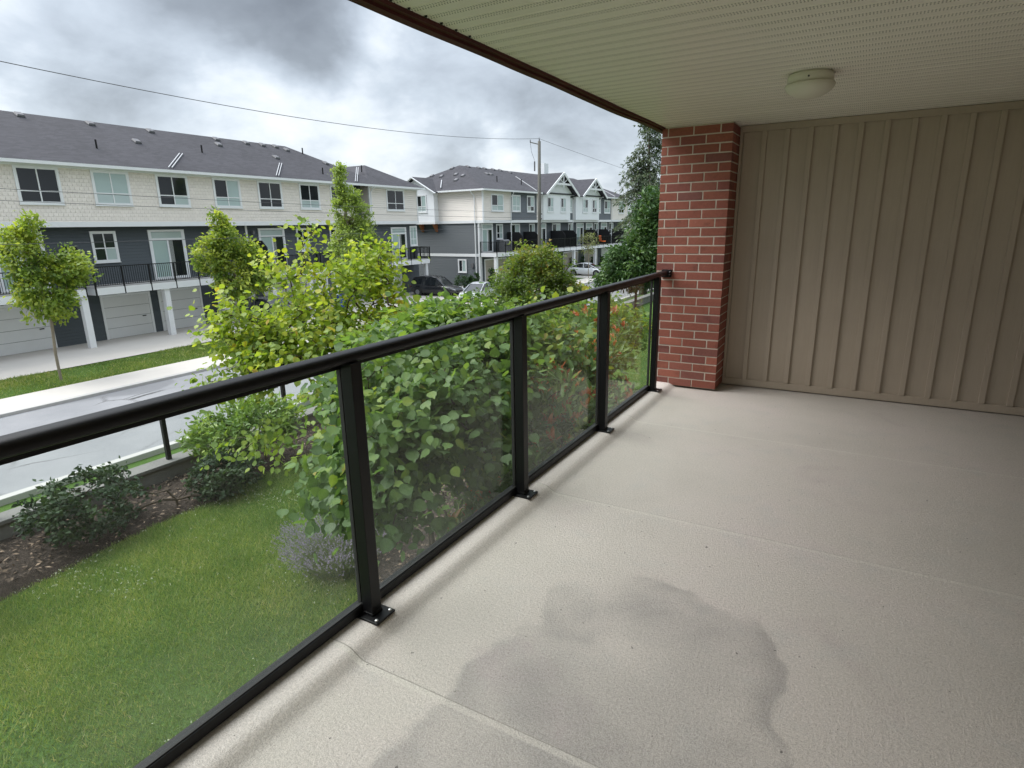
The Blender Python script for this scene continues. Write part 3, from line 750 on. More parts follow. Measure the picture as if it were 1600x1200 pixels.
# --- nearer block across the street
b = Bld('townhouse_row', 'long townhouse with beige shingled upper storey and dark lower walls behind the lime tree', (-34, 0, ST))
SA = 3.0
b.box('upper_wall', 'beige_shake', -10, SA, 1.84, 0, 36.8, 4.92)
b.box('recess_wall', 'grey_lap', -10, 36.801, ST, -.95, 38.599, 4.9)
b.box('wing_wall', 'beige_lap', -10, 38.6, 1.84, 0, 44.75, 4.92)
b.box('lower_wall', 'dark_lap', -10, SA+.01, ST, -.6, 36.79, 1.839)
b.box('wing_lower_wall', 'dark_lap', -10, 38.61, ST, -.35, 44.95, 1.839)
for (a0, a1) in ((SA, 36.86), (38.54, 44.82)):
    b.box('band', 'white_trim', -.02, a0, 1.83, .05, a1, 2.09)
    b.box('frieze', 'white_trim', -.001, a0, 4.72, .04, a1, 4.90)
for a in (36.74, 38.56, 44.70): b.box('corner_board', 'white_trim', -.08, a, 2.091, .045, a+.12, 4.719)
for a in (27.0, 36.7): b.box('corner_board', 'white_trim', -.66, a, ST, -.56, a+.14, 1.829)
EV = 4.97; SL = (7.9-EV)/5.48
rf = b.poly('roof', 'shingle', [(.48, SA-.4, EV), (.48, 40.3, EV), (-5.0, 34.87, 7.9), (-5.0, SA-.4, 7.9)])
b.poly('roof_slope', 'shingle', [(.48, 40.3, EV), (-10.5, 40.3, EV), (-5.0, 34.87, 7.9)], parent=rf)
b.poly('roof_slope', 'shingle', [(-5.0, SA-.4, 7.9), (-5.0, 34.87, 7.9), (-10.5, 40.3, EV), (-10.5, SA-.4, EV)], parent=rf)
wr = b.poly('wing_roof', 'shingle', [(.485, 38.05, EV+.005), (.485, 45.3, EV+.005), (-3.1, 41.68, 6.86)])
b.poly('roof_slope', 'shingle', [(.485, 45.3, EV+.005), (-10.6, 45.3, EV+.005), (-7.4, 41.68, 6.86), (-3.1, 41.68, 6.86)], parent=wr)
b.poly('roof_slope', 'shingle', [(.485, 38.05, EV+.005), (-3.1, 41.68, 6.86), (-7.4, 41.68, 6.86), (-10.6, 38.05, EV+.005)], parent=wr)
b.box('gutter', 'white_trim', .40, SA-.4, 4.80, .53, 38.2, 4.955)
b.box('gutter', 'white_trim', .405, 38.22, 4.80, .535, 45.35, 4.955)
b.box('gutter', 'white_trim', -10.6, 45.22, 4.81, .40, 45.36, 4.96)
b.box('eave_soffit', 'white_trim', .042, SA, 4.83, .399, 45.2, 4.86)
b.box('eave_soffit', 'white_trim', -10, 44.752, 4.83, .04, 45.219, 4.86)
DK, BL, PA = 'pane_dark', 'pane_blind', 'pane_pale'
for (a0, a1, pn) in ((28.0, 29.75, (DK, DK, DK, DK)), (31.5, 33.15, (DK, DK, PA, PA)), (34.45, 36.3, (DK, BL, BL, PA)), (40.75, 42.85, (DK,)*4),
                     (24.75, 26.45, (DK, BL, BL, BL)), (21.2, 22.9, (DK, DK, DK, PA)), (17.8, 19.5, (BL, BL, PA, PA)), (14.4, 16.1, (DK,)*4), (11, 12.7, (DK, BL, DK, PA)), (7.6, 9.3, (DK,)*4)):
    b.window(('f', 0.0), a0, a1, 3.04, 4.62, pn)
for a in (28.1, 20.6, 13.1): b.door(('f', -.6), a, a+1.95, -1.22, 1.52)
for (a0, a1) in ((31.35, 32.3), (34.6, 35.6), (24.5, 25.6), (17.5, 18.6), (10.2, 11.3)): b.window(('f', -.6), a0, a1, .05, 1.5, (DK, DK, DK, PA), split=.45)
b.door(('f', -.35), 41.45, 43.25, -1.22, 1.45); b.window(('f', -.35), 44.0, 44.8, .0, 1.55, (PA, BL, PA, PA))
for (a0, a1) in ((8.5, 15.8), (16.2, 23.4), (23.8, 33.0)): b.deck(a0, a1, 1.45, -1.24, -1.62, sides=(False, a1 == 33.0))
b.deck(39.0, 44.35, 1.5, -1.24, -1.62, o0=-.35)
b.screen(27.1, -.6, 1.3, -1.1, .85); b.screen(16.0, -.6, 1.3, -1.1, .85)
for a in (9, 15.5, 19.8, 23.6, 27.1, 30.3, 32.7): b.box('deck_column', 'white_trim', 1.05, a, ST, 1.35, a+.30, -1.621)
for a in (39.2, 43.85): b.box('deck_column', 'white_trim', 1.05, a, ST, 1.35, a+.30, -1.621)
for a in (12.2, 17.4, 20.6, 24.4, 28.0, 31.2): b.garage(-.6, a, a+2.5, ST+.03, -1.95, 'garage_white')
b.garage(-.35, 39.6, 42.3, ST+.03, -1.95, 'garage_white')
def Lr(t): return .48-5.48*t, EV+2.93*t
for (a, t) in ((28.6, .93), (31.0, .93), (32.4, .93), (33.6, .93), (34.3, .86), (28.1, .77), (31.9, .57), (36.6, .55), (24, .93), (20.5, .93), (17, .93), (22, .6), (13.5, .9)):
    o, z = Lr(t); b.vent(o, a, z, SL)
for (a, t) in ((35.6, .80), (34.4, .2), (39.9, .42), (25.8, .5), (19.0, .35)):
    o, z = Lr(t); b.pipe(o, a, z, .45)
for a, a2, t1 in ((29.3, 31.4, .40), (36.8, 39.9, .52), (21.8, 23.9, .40)):      # pale flashing strips laid diagonally in the valleys
    o0, z0 = Lr(.03); o1, z1 = Lr(t1)
    MB().bar(b.P(o0, a, z0+.04), b.P(o1, a2, z1+.04), .045, .05).build('flashing', 'flash_grey', b.e)
    MB().bar(b.P(o0, a+.20, z0+.04), b.P(o1, a2+.20, z1+.04), .045, .05).build('flashing', 'flash_grey', b.e)
b.box('porch_lamp', 'vent_metal', -.59, 27.45, 1.25, -.40, 27.6, 1.5)
b.downspout(0.0, 38.75, 2.1, 4.8)

# --- farther block with two white gables
TH = R(-3.78)
c = Bld('gabled_townhouse_row', 'townhouse with two white gables and black deck screens behind the utility pole', (-30.32, 50.08, ST), TH)
LN = 34.6; DP = -12.4
c.box('upper_wall', 'beige_lap', DP, 0, 1.84, 0, LN, 4.92)
c.box('lower_wall', 'dark_lap', DP+.01, .05, ST, -.6, LN-.02, 1.839)
c.box('band', 'white_trim', DP, -.05, 1.83, .05, LN+.02, 2.09)
c.box('belly_band', 'white_trim', DP, -.001, -1.36, -.58, .049, -1.08)
for (a0, a1) in ((4.9, 9.8), (16.9, 18.2), (24.7, 29.0)): c.box('grey_bay', 'grey_lap', .001, a0, 2.091, .03, a1, 4.88)
c.box('gable_bay', 'white_panel', -1, 10.7, 2.0905, .35, 16.85, 4.90); c.box('gable_bay', 'white_panel', -1, 18.3, 2.0905, .35, 24.65, 4.90)
for a in (0.0, LN-.12): c.box('corner_board', 'white_trim', -.1, a-.02, 2.091, .04, a+.12, 4.88)
c.box('corner_board', 'white_trim', -.72, .02, ST, -.57, .20, 1.829)
RZ = 7.76; RO = -6.2
rf = c.poly('roof', 'shingle', [(.48, -.48, EV), (.48, LN+.4, EV), (RO, LN-4.6, RZ), (RO, 4.5, RZ)])
c.poly('roof_slope', 'shingle', [(.48, -.48, EV), (RO, 4.5, RZ), (DP-.48, -.48, EV)], parent=rf)
c.poly('roof_slope', 'shingle', [(DP-.48, -.48, EV), (RO, 4.5, RZ), (RO, LN-4.6, RZ), (DP-.48, LN+.4, EV)], parent=rf)
c.poly('roof_slope', 'shingle', [(.48, LN+.4, EV), (DP-.48, LN+.4, EV), (RO, LN-4.6, RZ)], parent=rf)
c.box('gutter', 'white_trim', .42, -.50, 4.80, .55, 10.3, 4.955); c.box('gutter', 'white_trim', .42, 25.3, 4.80, .55, LN+.45, 4.955); c.box('gutter', 'white_trim', .42, 17.9, 4.78, .55, 18.9, 4.955)
c.box('gutter', 'white_trim', DP-.4, -.54, 4.80, .42, -.42, 4.955)
c.box('eave_soffit', 'white_trim', .041, -.4, 4.83, .419, LN+.3, 4.86); c.box('eave_soffit', 'white_trim', DP, -.419, 4.83, .04, -.001, 4.86)
for (am, hw_, zp) in ((14.2, 3.75, 7.2), (22.35, 3.35, 6.95)):
    gz = EV-.15; s_ = (zp-gz)/hw_
    gr = c.poly('gable_roof', 'shingle', [(.95, am-hw_, gz), (.95, am, zp), (RO+1.2, am, zp), (-1.0, am-hw_, gz)], .10)
    c.poly('roof_slope', 'shingle', [(.95, am+hw_, gz), (.95, am, zp), (RO+1.2, am, zp), (-1.0, am+hw_, gz)], .10, parent=gr)
    # gable face, rake boards, king post and tie
    MB().prism([c.P(.30, am-hw_+.45, 4.88), c.P(.30, am+hw_-.45, 4.88), c.P(.30, am, 4.88+(hw_-.45)*s_)], (.055, 0, 0)).build('gable_face', 'white_panel', c.e)
    for sg in (-1, 1): MB().bar(c.P(.99, am+sg*(hw_+.06), gz-.10), c.P(.99, am+sg*.02, zp-.08), .07, .26).build('rake_board', 'white_trim', c.e)
    tz = zp-1.25; tw = (zp-tz)/s_*.96
    MB().bar(c.P(.93, am-tw, tz), c.P(.93, am+tw, tz), .08, .20).build('gable_tie', 'white_trim', c.e)
    MB().bar(c.P(.92, am, tz-.35), c.P(.92, am, zp-.15), .12, .08, (1, 0, 0)).build('king_post', 'white_trim', c.e)
    for sg in (-1, 1): MB().bar(c.P(.91, am+sg*.05, tz+.1), c.P(.91, am+sg*tw*.52, tz+.62), .07, .07).build('gable_brace', 'white_trim', c.e)
    MB().prism([c.P(.36, am-tw*.9, tz+.1), c.P(.36, am+tw*.9, tz+.1), c.P(.36, am, zp-.22)], (.03, 0, 0)).build('gable_shingle', 'flash_grey', c.e)
for (a0, a1, pl_, pn) in ((1.45, 3.35, 0, (DK, BL, PA, BL)), (5.05, 6.4, .03, (BL, BL, PA, PA)), (7.9, 9.15, .03, (DK, BL, 'curtain', DK)), (11.6, 12.8, .35, (DK, BL, PA, PA)), (14.6, 15.7, .35, (DK, BL, PA, PA)),
                          (17.0, 17.8, .03, (DK, BL, PA, PA)), (20.1, 21.35, .35, (BL, DK, PA, PA)), (22.7, 23.8, .35, (DK, BL, DK, DK)), (24.85, 25.6, .03, (DK, BL, PA, PA)), (26.9, 28.5, .03, (DK, BL, PA, PA)), (31.6, 33.2, 0, (BL, BL, DK, DK))):
    c.window(('f', pl_), a0, a1, 3.02, 4.46, pn)
c.window(('e', .05), -3.2, -2.35, -2.82, -1.72, (DK, BL), split=0)
c.door(('f', -.6), .55, 2.2, -1.0, 1.66)
for (a0, a1) in ((3.05, 4.0), (5.6, 7.2), (9.3, 10.2), (14.3, 16.0), (18.2, 19.2), (25.2, 26.3), (29.8, 31.0)): c.window(('f', -.6), a0, a1, .32, 1.62, (DK, PA, DK, BL), split=.4)
for a in (11.0, 20.3, 22.9, 27.3): c.door(('f', -.6), a, a+1.7, -1.0, 1.62)
c.deck(.12, 34.2, 1.42, -1.0, -1.36, sides=(True, False))
for a in (4.92, 8.05, 13.9, 16.7, 22.4, 26.0, 30.6): c.screen(a, -.59, 1.32, -.93, .9)
for a in (.2, 5.3, 10.6, 16.2, 21.9, 26.8, 32): c.box('deck_column', 'white_trim', .98, a, ST, 1.28, a+.3, -1.361)
for a, mt in ((.9, 'garage_tan'), (6.0, 'garage_white'), (11.3, 'garage_white'), (17.0, 'garage_tan'), (22.6, 'garage_tan'), (27.6, 'garage_white')): c.garage(-.6, a, a+3.6, ST+.03, -1.75, mt)
for a in (4.7, 10.3, 18.05, 25.0, 29.2): c.downspout(.03, a, -1.0, 4.75)
c.downspout(-.62, .3, ST, 1.7, .1)
MB().tube([c.P(-1.1, -.45, 4.85), c.P(-1.1, -.45, 4.75), c.P(-.95, -.10, 4.35), c.P(-.95, -.10, ST)], .05, 6).build('downspout', 'white_trim', c.e)
def Rr(t): return .48-6.68*t, EV+(RZ-EV)*t
SR = (RZ-EV)/6.68
for (a, t) in ((5.6, .96), (7.5, .96), (8.6, .96), (10.2, .96), (11.6, .96), (6.4, .68), (7.1, .68), (13.0, .9), (18.4, .8)):
    o, z = Rr(t); c.vent(o, a, z, SR)
for (a, t) in ((5.0, .34), (9.2, .30), (26.8, .5)):
    o, z = Rr(t); c.pipe(o, a, z, .55)
for (o_, t) in ((-6.7, .88), (-8.4, .62), (-5.1, .60), (-3.95, .53), (-4.2, .37), (-6.9, .57)):      # vents on the end slope
    c.vent(o_, -.48+4.98*t, EV+(RZ-EV)*t, (RZ-EV)/4.98, 'e')
MB().bar(c.P(-4.95, -.2, EV+.14+.28*(RZ-EV)/4.98), c.P(-6.2, 1.5, EV+.06+1.98*(RZ-EV)/4.98), .08, .06).build('flashing', 'flash_grey', c.e)
MB().bar(c.P(.35, 9.3, EV+.13), c.P(-4.0, 11.9, EV+.09+4.45*SR), .06, .06).build('flashing', 'flash_grey', c.e)
MB().bar(c.P(.3, 29.6, EV+.13), c.P(-3.2, 31.6, EV+.09+3.5*SR), .06, .06).build('flashing', 'flash_grey', c.e)
# white bump-out on the end wall with its own little gable and wooden brackets
c.box('bay_wall', 'white_panel', -10.3, -.62, 2.0, -5.55, -.001, 4.95)
MB().prism([c.P(-10.3, -.60, 4.94), c.P(-5.55, -.60, 4.94), c.P(-7.92, -.60, 6.22)], (0, .5, 0)).build('bay_gable', 'white_panel', c.e)
for sg in (-1, 1):
    g_ = MB().prism([c.P(-7.92, -1.05, 6.42), c.P(-7.92+sg*2.85, -1.05, 4.86), c.P(-7.92+sg*2.85, 1.6, 4.86), c.P(-7.92, 2.6, 6.42)], (0, 0, -.09)).build('bay_roof', 'shingle', c.e)
    MB().bar(c.P(-7.92, -1.07, 6.35), c.P(-7.92+sg*2.95, -1.07, 4.74), .07, .24, (0, -1, 0)).build('rake_board', 'white_trim', g_)
c.box('bay_band', 'white_trim', -10.35, -.66, 1.83, -5.5, -.051, 2.08)
c.window(('e', -.62), -7.75, -6.6, 3.06, 4.56, (DK, BL, PA, PA))
for o_ in (-7.7, -5.85):
    MB().prism([c.P(o_-.09, -.60, 1.828), c.P(o_-.09, .048, 1.828), c.P(o_-.09, .048, 1.05), c.P(o_-.09, -.10, 1.05), c.P(o_-.09, -.50, 1.60)], (.18, 0, 0)).build('bracket', 'bracket_wood', c.e)
c.box('chimney', 'white_panel', -4.6, 17.9, 6.6, -3.8, 18.9, 8.75); 
c.box('meter_box', 'vent_metal', -1.6, -.05, -2.4, -1.35, .04, -2.0)

# things on the far deck
bq = thing('barbecue', 'covered grey barbecue standing on the near end of the far deck', 'barbecue', (-29.9, 53.35, -1.0), TH)
MB().box(-.32, -.62, .02, .32, .62, .88).build('cover_skirt', 'grill_cover', bq, bevel=.06)
MB().prism([(-.30, -.55, .88), (.30, -.55, .88), (.24, -.55, 1.12), (.08, -.55, 1.22), (-.16, -.55, 1.20), (-.28, -.55, 1.08)], (0, 1.1, 0)).build('cover_hood', 'grill_cover', bq, bevel=.05)
MB().box(.33, -.5, .62, .37, .5, .66).build('handle', 'black_metal', bq)
os_ = thing('patio_chair', 'small orange garden chair on the far deck between black screens', 'chair', (-27.35, 73.55, -1.0), TH)
MB().box(-.3, -.32, .38, .3, .32, .50).build('seat', 'orange_cloth', os_, bevel=.03)
MB().prism([(-.34, -.32, .40), (-.24, -.32, .40), (-.36, -.32, 1.15), (-.44, -.32, 1.15)], (0, .64, 0)).build('backrest', 'orange_cloth', os_, bevel=.02)
for i, j in ((-.25, -.28), (.25, -.28), (-.25, .28), (.25, .28)): MB().box(i-.02, j-.02, 0, i+.02, j+.02, .385).build('leg', 'black_metal', os_)

# ------------------------------------------------------------------ utility pole and wires
PX, PYY = -22.9, 47.4
up_ = thing('utility_pole', 'tall weathered wooden utility pole by the street', 'pole', (PX, PYY, ST))
H = 12.6
MB().tube([(0, 0, -.3), (0, 0, H*.5), (.02, 0, H)], [.17, .15, .125], 12).build('shaft', 'wood_pole', up_, smooth=True)
MB().lathe((.02, 0, H), [(.03, 0), (.05, .06), (.05, .14), (.03, .2), (.03, .26)], 10).build('insulator', 'vent_metal', up_)
MB().bar((-.02, 0, H-.25), (-.75, -.2, H-.05), .07, .07).build('arm', 'wood_pole', up_)
MB().lathe((-.72, -.2, H-.05), [(.03, 0), (.05, .08), (.03, .2)], 8).build('insulator', 'vent_metal', up_)
MB().lathe((-.38, -.1, H-2.35), [(.05, 0), (.06, .05), (.06, .75), (.03, .8)], 10).build('cutout', 'vent_metal', up_)
MB().tube([(-.38, -.1, H-1.5), (-.62, -.2, H-.8), (-.72, -.2, H-.02)], .014, 5).build('jumper', 'wire_black', up_)
for zz in (5.9, 6.3, 6.7): MB().lathe((.19, 0, zz), [(.05, 0), (.07, .05), (.05, .12)], 8).build('clamp', 'vent_metal', up_)
def wire(label, a, b_, sag, r=.011, group='overhead wires'):
    a, b_ = Vector(a), Vector(b_); pts = []
    for k in range(33):
        t = k/32; q = a.lerp(b_, t); q.z -= 4*sag*t*(1-t); pts.append(q-a)
    o = MB().tube(pts, r, 5, False).build('overhead_wire', 'wire_black', None, loc=a); tag(o, label, 'wire', group)
wire('highest overhead wire running from the pole top across the sky', (PX-.02, PYY, ST+H+.2), (PX+.6, -8, ST+H-.4), 1.55, .014)
wire('overhead wire descending from the pole top towards the conifer', (PX-.02, PYY, ST+H+.2), (PX+7.0, 112, ST+H-3.6), .6, .012)
wire('upper wire crossing the front of the shingled upper storey', (PX+.1, PYY, ST+6.85), (PX+.6, -8, ST+7.7), .25,  .009)
wire('lower wire crossing the front of the shingled upper storey', (PX+.1, PYY, ST+6.45), (PX+.6, -8, ST+7.35), .25,  .009)
wire('wire crossing the dark lower storey of the long townhouse', (PX+.1, PYY, ST+6.0), (PX+.6, -8, ST+5.7), .35,  .009)
wire('pale service wire from the pole to the gabled townhouse', (PX-.1, PYY, ST+6.8), (-30.6, 51.2, ST+6.4), .3, .011)

# ------------------------------------------------------------------ cars
def car(label, loc, rz, paint, suv=False):
    t = thing('parked_car', label, 'car', loc, rz, 'cars parked by the townhouses')
    L_, Wd, Hh = 4.65, 1.84, (1.68 if suv else 1.45)
    # body stations: x, bottom, shoulder height, half width
    st = [(-2.32, .45, .62, .62), (-2.28, .30, .82, .76), (-1.95, .24, .95 if not suv else 1.05, .88), (-1.2, .20, .97 if not suv else 1.04, .915), (-.3, .19, .94, .92), (.6, .19, .92, .92), (1.1, .20, .90, .915), (1.7, .22, .80, .89), (2.15, .26, .68, .80), (2.30, .32, .56, .66), (2.33, .40, .48, .5)]
    P = []; F = []; n = 12
    for (x_, zb, zs_, w) in st:
        zm = (zb+zs_)/2
        P += [(x_, -w*.80, zb), (x_, -w*.97, zb+.08), (x_, -w, zm), (x_, -w*.97, zs_-.10), (x_, -w*.88, zs_-.02), (x_, -w*.45, zs_+.03),
              (x_, w*.45, zs_+.03), (x_, w*.88, zs_-.02), (x_, w*.97, zs_-.10), (x_, w, zm), (x_, w*.97, zb+.08), (x_, w*.80, zb)]
    for i in range(len(st)-1):
        for k in range(n): F.append((i*n+k, i*n+(k+1) % n, (i+1)*n+(k+1) % n, (i+1)*n+k))
    F += [tuple(range(n))[::-1], tuple(range((len(st)-1)*n, len(st)*n))]
    bd = MB().add(P, F).build('body', paint, t, smooth=True)
    if suv: gs = [(-2.15, .98, 1.05, .80, .74), (-1.9, 1.0, 1.55, .82, .66), (-1.2, 1.0, Hh-.02, .84, .67), (-.2, .96, Hh, .85, .68), (.35, .93, Hh-.10, .85, .66), (1.15, .88, .93, .82, .76)]
    else: gs = [(-2.0, .92, .97, .76, .70), (-1.45, .95, 1.22, .80, .62), (-.75, .95, Hh-.03, .82, .62), (-.1, .93, Hh, .83, .63), (.45, .91, Hh-.10, .83, .61), (1.45, .84, .88, .78, .72)]
    P = []; F = []; n = 6
    for (x_, z0, z1, w0, w1) in gs: P += [(x_, -w0, z0-.04), (x_, -w1, z1-.05), (x_, -w1*.8, z1), (x_, w1*.8, z1), (x_, w1, z1-.05), (x_, w0, z0-.04)]
    for i in range(len(gs)-1):
        for k in range(n): F.append((i*n+k, i*n+(k+1) % n, (i+1)*n+(k+1) % n, (i+1)*n+k))
    F += [tuple(range(n))[::-1], tuple(range((len(gs)-1)*n, len(gs)*n))]
    MB().add(P, F).build('greenhouse_glass', 'car_glass', t, smooth=False)
    # roof skin and pillars
    rs = gs[1:-1]; P = []; F = []
    for (x_, z0, z1, w0, w1) in rs: P += [(x_, -w1*.98, z1-.028), (x_, -w1*.78, z1+.018), (x_, w1*.78, z1+.018), (x_, w1*.98, z1-.028)]
    for i in range(len(rs)-1):
        for k in range(3): F.append((i*4+k, i*4+k+1, i*4+k+5, i*4+k+4))
    MB().add(P, F).build('roof_skin', paint, t, smooth=True)
    for sg in (-1, 1):
        for i in (0, 2, 4):
            a = gs[i]; q = gs[i+1]
            if i == 2: MB().bar((a[0]+.55, sg*(a[3]+.005), a[1]-.02), (a[0]+.5, sg*(q[4]+.012), q[2]-.06), .05, .07, (1, 0, 0)).build('pillar', paint, t)
            else: MB().bar((a[0], sg*(a[4] if i == 0 else a[4]+.005), a[2]-.03), (q[0], sg*((q[4] if i == 0 else q[4]+.03)), q[2]-.035 if i == 0 else q[2]-.02), .05, .06).build('pillar', paint, t)
        MB().box(.75, sg*.93-.07, .92, .95, sg*.93+.07, 1.05).build('mirror', paint, t, bevel=.03)
        MB().prism([(1.85, sg*.70, .62), (2.26, sg*.66, .53), (2.20, sg*.68, .62), (1.75, sg*.80, .72)], (0, sg*.10, .03)).build('headlight', 'lamp_glass', t)
        MB().box(-2.30, sg*.70-.12, .72, -2.2, sg*.70+.12, .84).build('tail_light', 'rust_red', t, bevel=.02)
        for x_ in (-1.42, 1.42):
            MB().tube([(x_, sg*.60, .33), (x_, sg*.925, .33)], .40, 24).build('wheel_arch', 'rubber', t)
            ty = MB().tube([(x_, sg*.70, .33), (x_, sg*.73, .33), (x_, sg*.92, .33), (x_, sg*.945, .33)], [.29, .33, .33, .30], 24).build('tyre', 'tyre', t, smooth=False)
            MB().tube([(x_, sg*.90, .33), (x_, sg*.952, .33)], .21, 20).build('rim', 'rim', ty)
    return t
car('white sedan parked in front of the gabled townhouse garage', (-26.3, 66.3, ST+.03), R(0), 'car_white')
car('black car parked below the deck beside the rusty shrub', (-30.6, 42.6, ST+.03), R(5), 'car_black', True)
car('silver car mostly hidden behind leaves next to the black car', (-24.9, 40.6, ST+.03), R(-80), 'car_silver')
car('dark grey car parked outside the garages behind the slim street tree', (-30.6, 25.3, ST+.03), R(3), 'car_grey', True)
rb_ = thing('recycling_bin', 'blue recycling bin standing by a garage door', 'bin', (-31.5, 31.9, ST+.03))
MB().prism([(-.28, -.25, .05), (.28, -.25, .05), (.33, -.30, 1.0), (-.33, -.30, 1.0)], (0, .55, 0)).build('tub', 'blue_plastic', rb_, bevel=.03)
MB().box(-.36, -.33, 1.0, .36, .30, 1.07).build('lid', 'blue_plastic', rb_, bevel=.02)
for i in (-.27, .27): MB().tube([(i-.03, .22, .12), (i+.03, .22, .12)], .12, 12).build('wheel', 'tyre', rb_)

# ------------------------------------------------------------------ plants
CAMV = np.array(CAM)
def round_leaf():
    e = [(.02, .16), (.10, .36), (.30, .49), (.52, .48), (.72, .36), (.88, .17)]
    v = [(0, 0, 0), (.34, 0, -.045), (.68, 0, -.075), (1.08, 0, -.17)]
    for sg in (1, -1):
        for i, (a, b_) in enumerate(e): v.append((a, sg*b_, (.045 if i % 2 else -.01)*(1 if sg > 0 else .6) - .10*max(0, a-.5)))
    f = []
    for o, sg in ((4, 1), (10, -1)):
        t = [(0, o, o+1), (0, o+1, 1), (1, o+1, o+2), (1, o+2, o+3), (1, o+3, 2), (2, o+3, o+4), (2, o+4, o+5), (2, o+5, 3)]
        f += [q[::-1] if sg > 0 else q for q in t]
    return np.array(v, float), np.array(f)
T_ROUND = round_leaf()
T_LONG = (np.array([(0,0,0),(.5,0,-.03),(1,0,-.10),(.3,.17,.04),(.68,.15,.01),(.3,-.17,.04),(.68,-.15,.01)], float),
          np.array([(0,1,3),(3,1,4),(1,2,4),(0,5,1),(5,6,1),(1,6,2)]))
T_LOBE = (np.array([(0,0,0),(.35,.14,0),(.35,.55,-.04),(.6,.18,0),(1,0,-.08),(.6,-.18,0),(.35,-.55,-.04),(.35,-.14,0)], float),
          np.array([(0,1,7),(1,2,3),(1,3,7),(3,5,7),(3,4,5),(7,5,6)]))
T_DIA = (np.array([(0,0,0),(.5,.30,.04),(1,0,-.05),(.5,-.30,.04)], float), np.array([(0,1,3),(1,2,3)]))
T_NEEDLE = (np.array([(0,.05,0),(0,-.05,0),(1,0,-.08)], float), np.array([(0,1,2)]))

def unit(a): return a/np.maximum(np.linalg.norm(a, axis=-1, keepdims=True), 1e-9)
def leaf_frames(P, D, Nn):
    D = unit(D); S = unit(np.cross(Nn, D)); Nn = np.cross(D, S)
    return np.stack([D, S, Nn], 1)          # N,3(axis),3
def leaf_arrays(P, Fm, size, tpl):
    tv, tf = tpl
    V = P[:, None, :] + size[:, None, None]*np.einsum('kj,njc->nkc', tv, Fm)
    T = tf[None] + (np.arange(len(P))*len(tv))[:, None, None]
    return V.reshape(-1, 3), T.reshape(-1, 3)

def branches(base, trunk, targets, rtip=.003, rmax=.06, lift=.12, rng=RNG, expo=.42):
    """connect every target to the nearest part of the growing skeleton; radii by the number of twigs carried"""
    nodes = [np.array(base, float)]; par = [-1]
    for q in trunk: nodes.append(np.array(q, float)); par.append(len(nodes)-2)
    tr_top = len(nodes)-1
    order = np.argsort(np.linalg.norm(targets - nodes[-1], axis=1))
    ends = np.zeros(len(targets), int); dirs = np.zeros((len(targets), 3))
    b0 = nodes[0]
    for i in order:
        t = targets[i]; A = np.array(nodes)
        d = np.linalg.norm(A-t, axis=1) + .35*np.linalg.norm(A-nodes[tr_top], axis=1) + 3.0*np.maximum(0, A[:, 2]-t[2]-.1) + np.where(A[:, 2] < b0[2]+.02, 5, 0)
        j = int(np.argmin(d)); a = A[j]; L = np.linalg.norm(t-a); last = j
        k = 3 if L > .5 else 2
        for s_ in range(1, k+1):
            u = s_/k; q = a*(1-u)+t*u + np.array([0, 0, lift*L*math.sin(math.pi*u)]) + (rng.normal(0, .035*L, 3) if s_ < k else 0)
            nodes.append(q); par.append(last); last = len(nodes)-1
        ends[i] = last; dirs[i] = nodes[last]-nodes[par[last]]
    cnt = np.zeros(len(nodes))
    cnt[ends] += 1
    for q in range(len(nodes)-1, 0, -1): cnt[par[q]] += cnt[q]
    rad = np.minimum(rtip*np.maximum(cnt, 1)**expo, rmax)
    return np.array(nodes), np.array(par), rad, dirs
def branch_mesh(name, nodes, par, rad, origin, sides=5):
    idx = np.nonzero(par >= 0)[0]; a = nodes[par[idx]]; b_ = nodes[idx]; d = unit(b_-a)
    ref = np.where(np.abs(d[:, 2:3]) > .9, np.array([[1., 0, 0]]), np.array([[0., 0, 1]]))
    s1 = unit(np.cross(d, ref)); s2 = np.cross(d, s1)
    ang = np.arange(sides)*2*math.pi/sides
    ringv = s1[:, None]*np.cos(ang)[None, :, None] + s2[:, None]*np.sin(ang)[None, :, None]
    ra = np.where(par[par[idx]] >= 0, np.minimum(rad[par[idx]], rad[idx]*1.6+.002), rad[par[idx]]); rb_ = rad[idx]
    VA = a[:, None]-d[:, None]*0.0 + ringv*ra[:, None, None]; VB = b_[:, None] + ringv*rb_[:, None, None]
    V = np.concatenate([VA, VB], 1).reshape(-1, 3) - origin
    k = np.arange(sides); k2 = (k+1) % sides
    f = np.concatenate([np.stack([k, k2, sides+k2], 1), np.stack([k, sides+k2, sides+k], 1)])
    T = (f[None] + (np.arange(len(idx))*2*sides)[:, None, None]).reshape(-1, 3)
    return np_mesh(name, V, T)
def ell(c, r, n, rng=RNG, shell=.45, flat=None):
    """points inside an ellipsoid, thicker towards its skin"""
    u = unit(rng.normal(0, 1, (n, 3))); q = (shell + (1-shell)*rng.random(n)**.6)[:, None]
    return np.array(c) + u*q*np.array(r)
